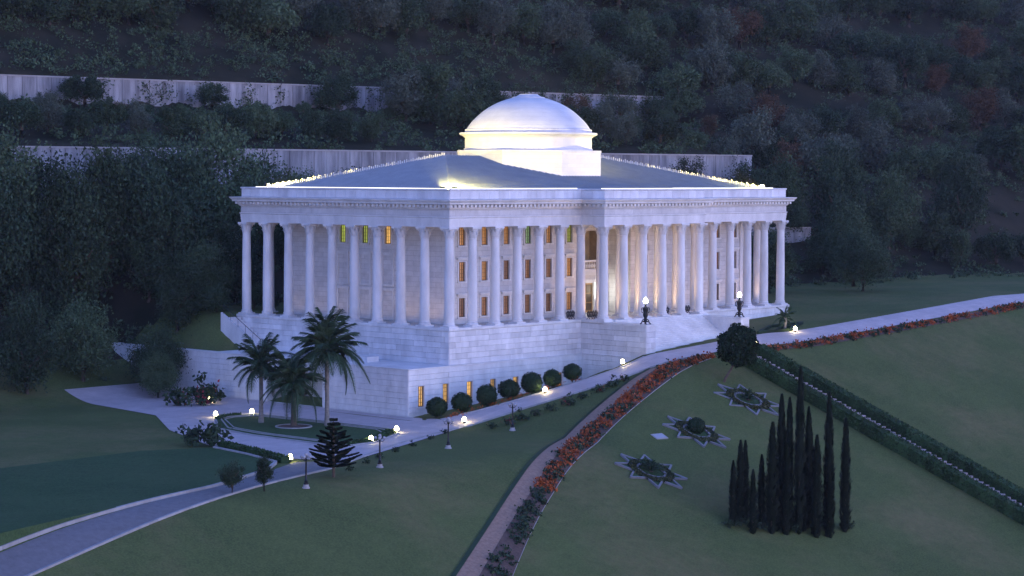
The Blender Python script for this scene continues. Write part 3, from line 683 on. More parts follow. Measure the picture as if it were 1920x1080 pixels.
for k, (x0, y0, x1, y1, nm) in enumerate(((.95, .62, PX0, .62, 'left half of the front'), (PX1, .62, W-.95, .62, 'right half of the front'), (PX0+.3, -q_+.62, PX1-.3, -q_+.62, 'portico'), (.62, .95, .62, DY-.95, 'left side'))):
    g = MB()
    if abs(x1-x0) > abs(y1-y0): g.box((x0, y0-.05, 14.48), (x1, y0+.05, 14.66)); ba = ((x0, y0-.07, 13.93), (x1, y0+.07, 14.48))
    else: g.box((x0-.05, y0, 14.48), (x0+.05, y1, 14.66)); ba = ((x0-.07, y0, 13.93), (x0+.07, y1, 14.48))
    t = tag(empty('light_strip', (0, 0, 0)), f'glowing strip light behind the parapet of the {nm}', 'strip light', 'parapet strip lights')
    g.build('diffuser', M['tube_glow'], t); MB().box(*ba).build('channel', M['marble_plain'], t)

upl = []
for j in range(9): upl.append((1.35, (j+.5)*p_, 0, (2.6, 0, 6), 'in the left colonnade', j, 62 if j < 3 else 24))
for i in range(6): upl.append(((i+.5)*a_, 1.35, 0, (0, 2.6, 6), 'in the front colonnade left of the portico', i, 26))
for i in range(5): upl.append((PX0+(i+.5)*b_, -q_+1.3, 0, (0, 2.0, 6), 'behind the portico columns', i, 520))
for i in range(6): upl.append((PX1+(i+.5)*a_, 1.35, 0, (0, 2.6, 6), 'in the front colonnade right of the portico', i, 70))
upl.append((W-1.3, 1.9, 0, (-1.5, 1.5, 6), 'at the far right end of the colonnade', 0, 160))
um = MB().lathe([(.13, 0), (.15, .04), (.15, .16), (.12, .18)], 12).mesh('lamp_body', M['iron'], 40); ul = MB().lathe([(.10, .178), (.10, .185)], 12).mesh('lens', M['flame_glow'])
for x, y, z, d, where, k, en_ in upl:
    o = tag(empty('floor_uplight', (x, y, z+.001)), f'{ordn(k)} small floor uplight from the left {where}', 'uplight', 'colonnade floor uplights')
    link('lamp_body', um, o); link('lens', ul, o); spot(o, (0, 0, .22), d, en_*.5, 140, (1, .60, .28), .8, .1)

# ---------------------------------------------------------------- lamps of the garden
gl_b = MB().lathe([(.17, 0), (.17, .22), (.24, .25), (.26, .30)], 14).mesh('lamp_base', M['iron'], 40)
gl_g = MB().lathe([(.27, .30), (.29, .42), (.27, .58), (.20, .74), (.08, .84), (.01, .86)], 16).mesh('glass_dome', M['lamp_glow'], 60)
glamps = [((-20.0, 14.0), 'at the far left tip of the palm island'), ((-15.8, 13.2), 'on the back edge of the palm island near the left palm'), ((-16.0, -8.4), 'at the right tip of the palm island'),
          ((-23.1, -12.2), 'beside the low hedge on the palm island front'), ((-37.2, -16.7), 'at the end of the low hedge by the lower path'), ((-7.0, -8.9), 'where the ramp leaves the plaza'),
          ((4.3, -9.7), 'halfway up the ramp below the clipped balls'), ((15.6, -10.8), 'at the top of the ramp by the stair wall'), ((32.9, -20.1), 'on the right hedge of the garden stair, upper one'),
          ((32.2, -24.3), 'on the right hedge of the garden stair, lower one'), ((34.3, -14.9), 'small and pale beside the round leaning tree'), ((44.6, -13.0), 'on the path edge below the palm diamond'),
          ((-11.2, 25.6), 'in the bush by the far left basement wall')]
for (x, y), where in glamps:
    o = tag(empty('garden_lamp', (x, y, T(x, y)+.02)), 'glowing dome garden lamp '+where, 'garden lamp', 'glowing garden lamps')
    o.scale = (.74, .74, .8); link('lamp_base', gl_b, o); link('glass_dome', gl_g, o)

post_m = MB().lathe([(.20, .32), (.20, .45), (.13, .5), (.15, .62), (.09, .7), (.075, 1.2), (.06, 2.35), (.09, 2.4), (.05, 2.45), (.05, 2.6)], 14).mesh('post', M['iron'], 40)
foot_m = MB().lathe([(.32, 0), (.32, .10), (.24, .14), (.22, .33)], 14).mesh('foot', M['kerb'], 40)
arm_m = MB()
globe_off = []
for k in range(4):
    a = k*math.pi/2+.4; ca, sa = math.cos(a), math.sin(a)
    arm_m.tube([(0, 0, 2.35), (ca*.2, sa*.2, 2.25), (ca*.36, sa*.36, 2.34), (ca*.38, sa*.38, 2.46)], .025, 6); globe_off.append((ca*.38, sa*.38, 2.58))
globe_off.append((0, 0, 2.78))
arms = arm_m.mesh('arm', M['iron']); globe_m = MB().ball((0, 0, 0), .14, 12, 8).mesh('globe', M['frost'], 60)
for k, (x, y) in enumerate(((-45.5, -27.9), (-34.3, -24.9), (-21.0, -20.2), (-7.4, -15.8))):
    o = tag(empty('lamp_post', (x, y, T(x, y)-.02), .3*k), f'unlit black five-globe lamp post on the lawn, {ordn(k)} from the left', 'lamp post', 'black lamp posts on the lawn')
    link('foot', foot_m, o); link('post', post_m, o); link('arm', arms, o)
    for g in globe_off: link('globe', globe_m, o, g)
# candelabra on the stair cheeks
def candelabrum(x, y, z, nm):
    o = tag(empty('candelabrum', (x, y, z+.001)), f'black sculpted candelabrum with a lit white globe on the {nm} stair wall', 'candelabrum', 'stair candelabra')
    m = MB().lathe([(.34, .24), (.30, .34), (.18, .42), (.16, .7), (.24, .86), (.30, 1.05), (.22, 1.25), (.30, 1.5), (.34, 1.7), (.26, 1.86), (.12, 1.96), (.10, 2.15), (.17, 2.24), (.17, 2.30)], 16)
    m.build('stem', M['iron'], o, 40)
    for k in range(4):
        a = k*math.pi/2+math.pi/4; ca, sa = math.cos(a), math.sin(a)
        MB().tube([(ca*.10, sa*.10, .62), (ca*.34, sa*.34, .45), (ca*.42, sa*.42, .16), (ca*.56, sa*.56, .045), (ca*.60, sa*.60, .04)], [.05, .06, .07, .07, .05], 7).build('foot', M['iron'], o, 50)
        MB().tube([(ca*.2, sa*.2, 1.2), (ca*.42, sa*.42, 1.35), (ca*.45, sa*.45, 1.65), (ca*.36, sa*.36, 1.85), (ca*.22, sa*.22, 1.8)], [.04, .05, .06, .05, .03], 7).build('scroll', M['iron'], o, 50)
    MB().lathe([(.13, 2.29), (.23, 2.42), (.25, 2.55), (.19, 2.72), (.07, 2.88), (.01, 2.96)], 16).build('globe', M['flame_glow'], o, 60)
candelabrum(21.3, CY+.75, CT, 'left'); candelabrum(38.6, CY+.75, CT, 'right')
# wrought iron scroll stands between columns
def scroll_stand(x, y, n, where):
    o = tag(empty('scroll_stand', (x, y, .001)), f'black iron scroll stand {where}', 'stand', 'iron scroll stands in the portico')
    for k in range(n):
        u = (k-(n-1)/2)*.42
        for q in range(5):
            a = 2*math.pi*q/5+.3; m = MB(); pts = []
            cx, cz = u+.22*math.cos(a), .62+.24*math.sin(a)
            for i in range(9): b = a+2*math.pi*i/8*.9; pts.append((cx+.10*math.cos(b), 0, cz+.10*math.sin(b)))
            m.tube(pts, .055, 5).build('scroll', M['iron'], o)
        MB().tube([(u, 0, .45), (u-.1, 0, .2), (u-.2, .12, .03)], .04, 5).build('leg', M['iron'], o); MB().tube([(u, 0, .45), (u+.1, 0, .2), (u+.2, -.12, .03)], .04, 5).build('leg', M['iron'], o)
    MB().box((-.21*n, -.03, .58), (.21*n, .03, .64)).build('rail', M['iron'], o)
scroll_stand(19.55, .0, 3, 'between the last two columns left of the portico')
scroll_stand(PX0+.05, -1.7, 4, 'in the side opening of the portico in front of the door')
scroll_stand(PX0+3.5*b_-.4, -q_+.2, 1, 'at the foot of the fourth portico column, small'); scroll_stand(PX0+4.42*b_, -q_+.1, 2, 'between the last two portico columns')

# ---------------------------------------------------------------- plants
rng = np.random.default_rng(7)
def crown_mesh(name, mt, seed, n=2600, leaf=.085, shape='round', clumps=46, core=True):
    """unit crown: radius about 1, from z=-.8 to 1"""
    g = np.random.default_rng(seed)
    d = g.normal(size=(clumps, 3)); d /= np.linalg.norm(d, axis=1)[:, None]
    rr = g.uniform(.45, .92, clumps)[:, None]; c = d*rr
    c[:, 2] = np.where(c[:, 2] < 0, c[:, 2]*.75, c[:, 2])
    if shape == 'tall': c *= (.72, .72, 1.3)
    if shape == 'wide': c *= (1.15, 1.15, .75)
    c += g.normal(size=c.shape)*.06
    k = g.integers(0, clumps, n); sg = g.uniform(.09, .19, clumps)
    P = c[k]+g.normal(size=(n, 3))*sg[k][:, None]
    V, F = cards(P, leaf, g)
    return np_mesh(name, V, F, mt)
def trunk_mesh(name, mt, seed, h=1.6, r=.10):
    g = random.Random(seed); m = MB()
    m.tube([(0, 0, -.3), (g.uniform(-.05, .05), g.uniform(-.05, .05), h*.4), (g.uniform(-.1, .1), g.uniform(-.1, .1), h*.75), (g.uniform(-.1, .1), g.uniform(-.1, .1), h*1.25)], [r*1.3, r, r*.8, r*.4], 7)
    for k in range(5):
        a = k*1.256+g.uniform(-.3, .3); l = g.uniform(.5, .75)
        m.tube([(0, 0, h*.6), (math.cos(a)*l*.5, math.sin(a)*l*.5, h*.9), (math.cos(a)*l, math.sin(a)*l, h*1.15)], [r*.6, r*.4, r*.15], 5)
    return m.mesh(name, mt, 60)
CR = {k: [crown_mesh('crown', M[mt], s0+i, sh_n, lf, shp) for i, shp in enumerate(('round', 'wide', 'tall', 'round'))]
      for k, mt, s0, sh_n, lf in (('dark', 'leaf_dark', 10, 8000, .058), ('mid', 'leaf_mid', 20, 8000, .058), ('pale', 'leaf_pale', 30, 7000, .052), ('dry', 'leaf_dry', 40, 5000, .05))}
CR['mid_big'] = [crown_mesh('crown', M['leaf_mid'], 120+i, 17000, .036, shp, 90) for i, shp in enumerate(('round', 'tall'))]*2
CR['dark_big'] = [crown_mesh('crown', M['leaf_dark'], 125+i, 17000, .036, shp, 90) for i, shp in enumerate(('round', 'tall'))]*2
TR = [trunk_mesh('trunk', M['bark'], i) for i in range(3)]
def tree(name, x, y, rad, kind, label, group, var=0, zs=1.0, stem=.9, z=None):
    """crown of radius rad standing on a trunk; stem = trunk length in crown radii"""
    z = T(x, y) if z is None else z
    o = tag(empty(name, (x, y, z), (x*1.7+y) % 6.28), label, 'tree', group)
    c = link('crown', CR[kind][var % 4], o, (0, 0, rad*(stem*.6+.75)*zs)); c.scale = (rad, rad, rad*zs)
    t = link('trunk', TR[var % 3], o); t.scale = (rad, rad, rad*zs*(stem+.4)/1.6)
    return o
C0 = Vector((CAM.x, CAM.y)); FH = Vector((math.sin(yaw), math.cos(yaw))); RH = Vector((math.cos(yaw), -math.sin(yaw)))
def hill_pt(s, bearing):
    """point on the contour line s of the hill in a given direction"""
    k = FH+RH*bearing; n = .2*k.x+.98*k.y; d = (s-(.2*C0.x+.98*C0.y))/n; return C0+k*d
def row(name, spec, label, group):
    """spec: (bearing, s, radius, kind, zscale); sorted left to right and labelled by place in the row"""
    spec = sorted(spec)
    for i, (b, s, r, k, zs) in enumerate(spec):
        p = hill_pt(s, b); tree(name, p.x, p.y, r, k, label % ordn(i), group, i*7+int(s), zs, .55)
rr = random.Random(11)
kinds = ['dark', 'dark', 'mid', 'dark', 'mid', 'pale']
# below the lower wall
spec = []
b = -.245
while b < .25:
    s = rr.uniform(47, 60); r = rr.uniform(2.4, 3.6); spec.append((b, s, r, rr.choice(kinds), rr.uniform(.95, 1.2))); b += rr.uniform(.011, .017)
row('hillside_tree', spec, '%s dusky tree from the left below the lower retaining wall', 'trees below the lower retaining wall')
row('tall_tree', [(-.138, 52, 6.6, 'mid_big', 1.35), (-.118, 55, 5.4, 'mid_big', 1.2), (-.163, 50, 6.2, 'dark_big', 1.35), (-.19, 53, 6.0, 'mid_big', 1.3), (-.076, 62, 3.8, 'dark_big', 1.1), (-.098, 60, 4.0, 'mid_big', 1.1), (-.087, 63, 3.2, 'dark_big', 1.0), (-.062, 63, 3.4, 'mid_big', 1.0), (.047, 63, 2.9, 'dark_big', 1.0), (.058, 64, 2.5, 'mid_big', 1.0), (.082, 63.5, 3.9, 'dark_big', 1.1), (.112, 61, 4.4, 'dark_big', 1.15), (.128, 59, 4.8, 'mid_big', 1.15), (.152, 56, 5.5, 'dark_big', 1.2), (.176, 54, 5.0, 'mid_big', 1.2), (-.222, 52, 6.4, 'dark_big', 1.3), (-.206, 50, 6.0, 'mid_big', 1.3), (-.238, 54, 6.2, 'mid_big', 1.3), (-.248, 50, 6.0, 'dark_big', 1.3), (-.178, 58, 4.8, 'mid_big', 1.2), (-.15, 60, 4.6, 'dark_big', 1.2), (.21, 58, 5.4, 'dark_big', 1.2)],
    '%s large full tree from the left before the lower retaining wall', 'large trees before the lower wall')
# terrace between the walls
spec = []
b = -.245
while b < .12:
    big = -.052 < b < -.012
    s = rr.uniform(76, 82) if not big else rr.uniform(82, 96); r = rr.uniform(2.3, 3.2)*(1.5 if big else (.86 if b < -.055 else 1))
    spec.append((b, s, r, rr.choice(['dark', 'dark', 'mid', 'mid', 'pale']), rr.uniform(.85, 1.05))); b += rr.uniform(.010, .016)
row('terrace_tree', spec, '%s tree from the left on the terrace between the retaining walls', 'trees between the retaining walls')
spec = []
b = -.24
while b < .13:
    s = rr.uniform(88, 99); r = rr.uniform(1.6, 2.4)*(.6 if b < -.055 else 1)
    spec.append((b, s, r, rr.choice(['dark', 'mid', 'dry', 'mid', 'pale']), rr.uniform(.8, 1.0))); b += rr.uniform(.013, .022)
row('terrace_bush_tree', spec, '%s low bushy tree from the left at the upper wall foot', 'low trees before the upper wall')
row('upper_terrace_tree', [(-.082, 101, 3.3, 'dark', .95), (-.042, 100, 3.6, 'mid', 1.05), (-.03, 101, 3.2, 'pale', 1.0), (-.012, 100, 3.4, 'dark', 1.0), (.03, 99, 2.6, 'dry', .9), (.05, 100, 3.0, 'pale', .9), (.0785, 102, 3.4, 'mid', 1.0), (.068, 101.5, 2.4, 'dark', .9), (-.2, 101, 3.0, 'dark', .9), (-.14, 100.5, 2.5, 'dark', .8)], '%s larger tree from the left growing against the upper wall', 'trees against the upper wall')
# wooded slope to the right and above
for j, (s0, nm) in enumerate(((78, 'lowest row right of the walls'), (92, 'second row right of the walls'), (110, 'row just above the upper wall'), (124, 'second row above the upper wall'), (140, 'third row above the upper wall'), (157, 'fourth row above the upper wall'), (174, 'top row of the slope'))):
    spec = []; b = (.105 if s0 < 105 else (-.245 if s0 > 120 else .02))+rr.uniform(0, .01)
    while b < .25:
        spec.append((b, s0+rr.uniform(-5, 5), rr.uniform(3.0, 4.8), rr.choice(['mid', 'pale', 'dark', 'pale', 'mid', 'mid', 'pale', 'dark', 'mid', 'dry'] if b > .1 else ['mid', 'pale', 'dark']), rr.uniform(.8, 1.05))); b += rr.uniform(.010, .016)
    row('slope_tree', spec, '%s tree from the left in the '+nm, 'trees on the wooded slope')
# scrub over the hillside: one mass
P = []
g = np.random.default_rng(3)
for i in range(4200):
    s = g.uniform(69, 185); bb = g.uniform(-.25, .25)
    if 103 < s < 107: continue
    if s < 103 and bb < .1 and g.random() < .55: continue
    p = hill_pt(s, bb); r = g.uniform(.5, 1.5); z = T(p.x, p.y); n_ = 60
    P.append(np.array([p.x, p.y, z+r*.5])+g.normal(size=(n_, 3))*(r*.55, r*.55, r*.4))
for i in range(700):
    s = g.uniform(38, 67); bb = g.uniform(-.25, .25); p = hill_pt(s, bb); r = g.uniform(.4, 1.1)
    if p.x < 62 and p.y < 34: continue
    P.append(np.array([p.x, p.y, T(p.x, p.y)+r*.4])+g.normal(size=(40, 3))*(r*.6, r*.6, r*.4))
P = np.concatenate(P); V, F = cards(P, .25, g)
tag(link('hillside_scrub', np_mesh('hillside_scrub', V, F, M['leaf_mid'])), 'low green scrub covering the hillside behind the building', 'scrub', kind='stuff')
# retaining walls with panels
def retaining(s, b0, b1, z0, z1, label, step, thick=1.6):
    A = hill_pt(s, b0); Bp = hill_pt(s, b1); d = Bp-A; L_ = d.length; d.normalize(); ang = math.atan2(d.y, d.x)
    o = tag(empty('retaining_wall', (A.x, A.y, z0), ang), label, 'wall', 'hillside retaining walls')
    n = int(L_/step)
    MB().box((0, .12, 0), (L_, thick, z1-z0-.05)).build('wall_core', M['plaster'], o)
    g = random.Random(int(s)); pm = MB().box((-.5, 0, 0), (.5, .12, 1)).mesh('wall_panel', M['plaster'])
    for i in range(n):
        w = L_/n; p = link('wall_panel', pm, o, (w*(i+.5), g.uniform(-.02, .02), 0)); p.scale = (w-.07, 1, z1-z0-.16)
    cm = MB().box((-.5, -.12, 0), (.5, .3, .2)).mesh('coping', M['kerb'])
    for i in range(n//2):
        w = L_/(n//2); p = link('coping', cm, o, (w*(i+.5), 0, z1-z0-.16)); p.scale = (w-.03, 1, 1)
retaining(67.2, -.25, .112, 8.5, 19.45, 'long pale panelled retaining wall, the lower one behind the roof', 1.9)
retaining(104.6, -.25, .076, 24.5, 30.1, 'long stained retaining wall high on the hill, the upper one', 2.2)
iv = []
for i in range(150):
    bb = g.uniform(-.03, .076) if i < 120 else g.uniform(-.2, -.03); p = hill_pt(104.45, bb); z1 = g.uniform(26, 30.3); n_ = 70
    iv.append(np.array([p.x, p.y, z1])+g.normal(size=(n_, 3))*(.7, .16, 1.1))
V, F = cards(np.concatenate(iv), .22, g); tag(link('wall_ivy', np_mesh('wall_ivy', V, F, M['leaf_mid'])), 'dusky ivy hanging over the upper retaining wall', 'ivy', kind='stuff')
retaining(57.5, .108, .14, 3.4, 8.2, 'short pale retaining wall seen past the far right column', 3.4, 1.2)
# trees close round the building
near = [((-9.5, 37), 3.2, 'dark', 'at the head of the grass bank left of the building'), ((-4, 40), 3.6, 'dark', 'behind the top of the side steps'), ((2, 42), 3.4, 'mid', 'seen between the two leftmost columns'),
        ((8, 44), 3.8, 'dark', 'seen between the second and third columns from the left'), ((-16, 42), 4.0, 'mid', 'left of the grass bank'), ((-25, 40), 4.2, 'dark', 'in the far left corner of the plaza'), ((-36, 37), 4.2, 'mid', 'at the left end of the plaza'),
        ((-46, 30), 3.8, 'dark', 'beyond the plaza at far left'), ((-12, 33.5), 2.2, 'mid', 'low beside the basement wall'),
        ((72, 24), 3.4, 'dark', 'just past the far right column'), ((80, 16), 4.0, 'mid', 'right of the building above the lawn'), ((70, 34), 4.2, 'dark', 'behind the right end of the colonnade'), ((88, 6), 3.8, 'dark', 'on the lawn edge right of the building'), ((98, 14), 4.6, 'mid', 'at the far right above the lawn'), ((84, 30), 4.6, 'dark', 'behind the lawn trees right of the building'), ((110, 24), 5.0, 'dark', 'at the far right end of the wood')]
for i, ((x, y), r, k, where) in enumerate(near):
    tree('garden_tree', x, y, r, k+'_big', f'dark leafy tree {where}', 'leafy trees near the building', i, 1.1, .5)
for i, (x, y, k) in enumerate(((-1, 36.6, 'dark'), (5.5, 37.5, 'dark'), (-7.5, 40.5, 'mid'), (65.5, 27, 'dark'), (66, 19, 'dark'), (68, 12, 'dry'))):
    tree('shrub_tree', x, y, 1.7, k, f'low dark shrubby tree close behind the colonnade, {ordn(i)} from the left', 'shrubby trees behind the colonnade', i, 1.0, .3)

# clipped balls
def clipped(name, seed, n=1500, leaf=.10, mt='leaf_clip', flat=.95):
    g = np.random.default_rng(seed); d = g.normal(size=(n, 3)); d /= np.linalg.norm(d, axis=1)[:, None]
    P = d*(1+g.normal(size=(n, 1))*.04+.05*np.sin(d[:, :1]*5+seed)*np.sin(d[:, 1:2]*4)+.03*np.sin(d[:, 2:]*9+d[:, :1]*6))*(1, 1, flat); V, F = cards(P, leaf, g, 1.5, d); return np_mesh(name, V, F, M[mt])
ballc = MB().ball((0, 0, 0), .95, 16, 12, .95).mesh('inner_foliage', M['leaf_clip'], 60); ballf = [clipped('foliage', 50+i) for i in range(2)]
stem_m = MB().tube([(0, 0, -1.25), (0, 0, -.5)], .09, 6).mesh('stem', M['bark'])
for i, (x, y, r) in enumerate(((-5.9, -4.0, 1.05), (-3.5, -5.2, 1.06), (-.9, -6.3, 1.12), (1.4, -7.3, 1.1), (4.0, -8.1, 1.1), (6.8, -8.5, 1.0), (9.1, -9.3, .95))):
    z = T(x, y)
    o = tag(empty('clipped_shrub', (x, y, z+.1+r*.93), i), f'dark clipped ball shrub beside the ramp, {ordn(i)} from the plaza', 'shrub', 'clipped ball shrubs along the ramp')
    for me in (ballc, ballf[i % 2], stem_m): c = link(me.name.split('.')[0], me, o); c.scale = (r*(1+.05*math.sin(i*2.1)), r, r*(.96+.06*math.sin(i*3.7)))
# small garden plants
def bush_mesh(seed, mt, n=240, leaf=.17, fl=None):
    g = np.random.default_rng(seed); c = g.normal(size=(9, 3))*(.38, .38, .22)+(0, 0, .45); k = g.integers(0, 9, n)
    V, F = cards(c[k]+g.normal(size=(n, 3))*.16, leaf, g); return np_mesh('foliage', V, F, M[mt])
BM = [bush_mesh(60+i, 'leaf_dark') for i in range(3)]; BM2 = bush_mesh(65, 'petal_red', 50, .10)
def bush(x, y, r, label, group=None, red=False, i=0, name='rose_bush'):
    o = tag(empty(name, (x, y, T(x, y)), i*1.3), label, 'bush', group); c = link('foliage', BM[i % 3], o); c.scale = (r, r, r)
    if red: c = link('flowers', BM2, o); c.scale = (r, r, r)
    return o
sb = [(-7.6, -13.2), (-6.0, -13.9), (-4.4, -14.3), (-2.6, -14.5), (-.7, -14.8), (1.5, -15.1), (3.7, -15.3), (6.3, -15.4), (8.5, -15.6), (10.6, -15.2)]
for i, (x, y) in enumerate(sb): bush(x, y, .6+.15*(i % 3), f'low dark rose bush on the lawn below the ramp, {ordn(i)} from the left', 'rose bushes below the ramp', i % 2 == 1, i)
sb = [(-13.3, -12.3), (-17.5, -14.4), (-22.2, -16.8), (-26.2, -18.6), (-30.2, -20.6), (-33.2, -22.0), (-37.5, -24.6)]
for i, (x, y) in enumerate(sb): bush(x, y, .42, f'tiny low ground plant along the plaza kerb, {ordn(i)} from the right', 'low plants along the kerb', False, i, 'ground_plant')
bush(14.2, -8.0, 1.3, 'spreading dark shrub against the inner corner of the basement wall', None, False, 1, 'corner_shrub'); bush(12.4, -8.2, .9, 'smaller shrub left of the spreading shrub at the inner corner', None, False, 2, 'corner_shrub')
for i, (x, y, r) in enumerate(((-11.5, 25.5, 1.9), (-13.5, 24.2, 1.6), (-10.2, 27.5, 2.2), (-15.5, 25.5, 1.8))): bush(x, y, r, f'bougainvillea bush by the left basement wall, {ordn(i)} of the clump', 'bougainvillea clump', True, i, 'bougainvillea')
for i, (x, y, r) in enumerate(((-35.0, -3.5, 1.9), (-36.2, -2.0, 1.8))): bush(x, y, r, f'dark spiky bush at the left end of the low hedge, {ordn(i)}', 'bushes at the hedge end', False, i, 'spiky_bush')

# palms -------------------------------------------------------------
def frond_mesh(seed, L_=3.2, droop=1.0, mt='leaf_palm'):
    g = random.Random(seed); V = []; F = []; n = 46
    def pt(t): return Vector((L_*(t-.18*t*t*droop), 0, L_*(.42*t-.72*droop*t*t)))
    m = MB(); m.tube([pt(i/6) for i in range(7)], [.045, .04, .035, .03, .02, .012, .006], 5)
    for i in range(3, n):
        t = i/n; p = pt(t); tg = (pt(min(1, t+.02))-pt(t-.02)).normalized()
        ll = L_*.27*math.sin(math.pi*min(1, .12+t*.86))**.6
        for s in (-1, 1):
            side = Vector((0, s, 0)); d = (side*.8+tg*.55+Vector((0, 0, -.35-.3*g.random()))).normalized(); e = p+d*ll*g.uniform(.85, 1.1)
            w = tg*.007; mid_ = p+d*ll*.55+Vector((0, 0, .06))
            m.add([p-w, p+w, mid_+w*.9, e, mid_-w*.9], [(0, 1, 2, 3, 4)])
    return m.mesh('frond', M[mt])
FR = [frond_mesh(i, 1.0, dr) for i, dr in enumerate((.55, .8, 1.15, 1.5))]
def palm(x, y, h, L_, nf, label, lean=(0, 0), trunk_mat='palm_trunk', seed=1, r=.2, group='palms on the plaza island', skip=()):
    g = random.Random(seed); o = tag(empty('palm_tree', (x, y, T(x, y)-.02)), label, 'palm', group)
    tp = [(lean[0]*t**1.5, lean[1]*t**1.5, -.2+(h+.2)*t) for t in (0, .06, .2, .5, .8, 1)]
    MB().tube(tp, [r*1.7, r*1.25, r, r*.85, r*.9, r*.7], 12).build('trunk', M[trunk_mat], o, 60)
    MB().tube([(lean[0], lean[1], h-.9), (lean[0], lean[1], h-.4), (lean[0], lean[1], h+.3)], [r*.9, r*1.5, r*.6], 10).build('crownshaft', M['palm_trunk'], o, 60)
    for k in range(nf):
        lv = k/nf; a = k*2.4+g.uniform(-.25, .25); el = R(68-88*lv+g.uniform(-8, 8))
        f = link('frond', FR[min(3, int(lv*3.4)+ (1 if g.random() > .7 else 0))], o, (lean[0], lean[1], h+.05-.35*lv)); s = L_*g.uniform(.85, 1.1); f.scale = (s, s, s)
        f.rotation_euler = (g.uniform(-.2, .2), -el, a)
    return o
palm(-20.1, 6.8, 5.7, 4.0, 32, 'slim grey-trunked palm on the plaza island, the left one of three', (0, 0), seed=3, r=.24)
palm(-20.3, 1.7, 4.3, 4.2, 34, 'stout short dark-trunked palm standing in the ring bed, the middle one of three', (0, 0), 'bark', 5, .3)
palm(-17.2, .2, 7.5, 4.9, 40, 'tallest palm on the plaza island, the right one of three', (.0, .0), seed=8, r=.24)
palm(45.4, -11.0, 1.4, 1.8, 14, 'small young palm in the diamond bed on the right lawn', seed=12, r=.16, group=None)

# island, low lawn, hedges -------------------------------------------
isl = [(-20.9, 13.0), (-18.6, 13.9), (-15.2, 13.3), (-14.7, 2.5), (-14.8, -6.8), (-16.7, -9.3), (-22.6, -12.5), (-26.2, -12.7), (-27.3, -11.5), (-27.3, .0), (-26.2, 6.0)]
island = flat_poly('palm_island', isl, -8.86, M['grass_lush'], thick=.25)
kerb_line(island, isl+isl[:1], .2, .16, 1.0)
inner = [((x+20.8)*.86-20.8, (y-.3)*.93+.3) for x, y in isl]; kerb_line(island, inner+inner[:1], .12, .22, 1.0, 'edging_stone')
inner2 = [((x+20.8)*.76-20.8, (y-.3)*.88+.3) for x, y in isl]; kerb_line(island, inner2+inner2[:1], .10, .20, 1.0, 'edging_stone')
rg = [(-20.3+1.75*math.cos(k*math.pi/12), 1.7+1.75*math.sin(k*math.pi/12)) for k in range(25)]
MB().lathe([(1.7, -8.9), (1.7, -8.82), (.4, -8.76)], 24, (-20.3, 1.7, 0)).build('ring_bed', M['soil'], island); kerb_line(island, rg, .16, .24, .45, 'edging_stone')
def leaf_box(name, pts, w, h, label, mt='leaf_hedge', dens=60, cat='hedge', group=None, leaf=.14, z0=0.0):
    """clipped hedge along a world polyline"""
    g = np.random.default_rng(abs(hash(name+str(len(label)))) % 1000 if False else len(label)*7); o = tag(empty(name, (0, 0, 0)), label, cat, group)
    m = MB(); P = []; Nn = []
    for i in range(len(pts)-1):
        a = Vector(pts[i]); b = Vector(pts[i+1]); L_ = (b-a).length; n = max(1, int(L_)); d = (b-a)/n; s = Vector((-d.y, d.x)).normalized()*(w/2)
        for k in range(n):
            p, q = a+d*k, a+d*(k+1); zp, zq = T(*p)+z0, T(*q)+z0; e = s*.9
            m.add([(p.x-e.x, p.y-e.y, zp-.1), (p.x+e.x, p.y+e.y, zp-.1), (q.x+e.x, q.y+e.y, zq-.1), (q.x-e.x, q.y-e.y, zq-.1), (p.x-e.x, p.y-e.y, zp+h*.94), (p.x+e.x, p.y+e.y, zp+h*.94), (q.x+e.x, q.y+e.y, zq+h*.94), (q.x-e.x, q.y-e.y, zq+h*.94)],
                  [(4, 7, 6, 5), (0, 4, 5, 1), (1, 5, 6, 2), (2, 6, 7, 3), (3, 7, 4, 0)])
            cnt = int(dens*(L_/n)*(w+2*h))
            t = g.random(cnt); u = g.uniform(-1, 1, cnt)*(w+2*h)/2; sx = np.clip(u, -w/2, w/2); zz = h-(np.abs(u)-w/2).clip(0)
            sn = np.array((s.x, s.y))/(w/2)
            P.append(np.stack([p.x+(q.x-p.x)*t+sn[0]*sx, p.y+(q.y-p.y)*t+sn[1]*sx, zp+(zq-zp)*t+zz], 1)+g.normal(size=(cnt, 3))*.035)
            top_ = (np.abs(u) < w/2)[:, None]; Nn.append(np.where(top_, (0, 0, 1), np.stack([sn[0]*np.sign(u), sn[1]*np.sign(u), 0*u], 1)))
    m.build('inner_foliage', M[mt], o); V, F = cards(np.concatenate(P), leaf, g, 1.5, np.concatenate(Nn)); link('foliage', np_mesh('foliage', V, F, M[mt]), o); return o
leaf_box('low_hedge', [(-34.8, -4.6), (-36.2, -10.7), (-37.6, -15.8), (-38.0, -17.0)], .9, .55, 'low loose hedge along the plaza edge at lower left')
leaf_box('low_hedge', [(-16.6, -8.2), (-21.4, -11.3), (-23.6, -12.2), (-25.8, -11.8)], .7, .4, 'low hedge lit yellow on the front edge of the palm island', group=None)
leaf_box('low_hedge', [(-21.4, 11.9), (-19.6, 13.2), (-17.2, 13.5)], .6, .35, 'low hedge between the two lamps at the far end of the palm island')
lowlawn = flat_poly('lower_lawn', [(-36.0, -5), (-37.0, -10.7), (-38.7, -16.6), (-42.6, -19.7), (-48.6, -22.4), (-52, -23.8), (-70, -28.6), (-110, -40.6), (-110, -5), (-42, -2)], -8.9, M['grass_lush'], thick=3.0)
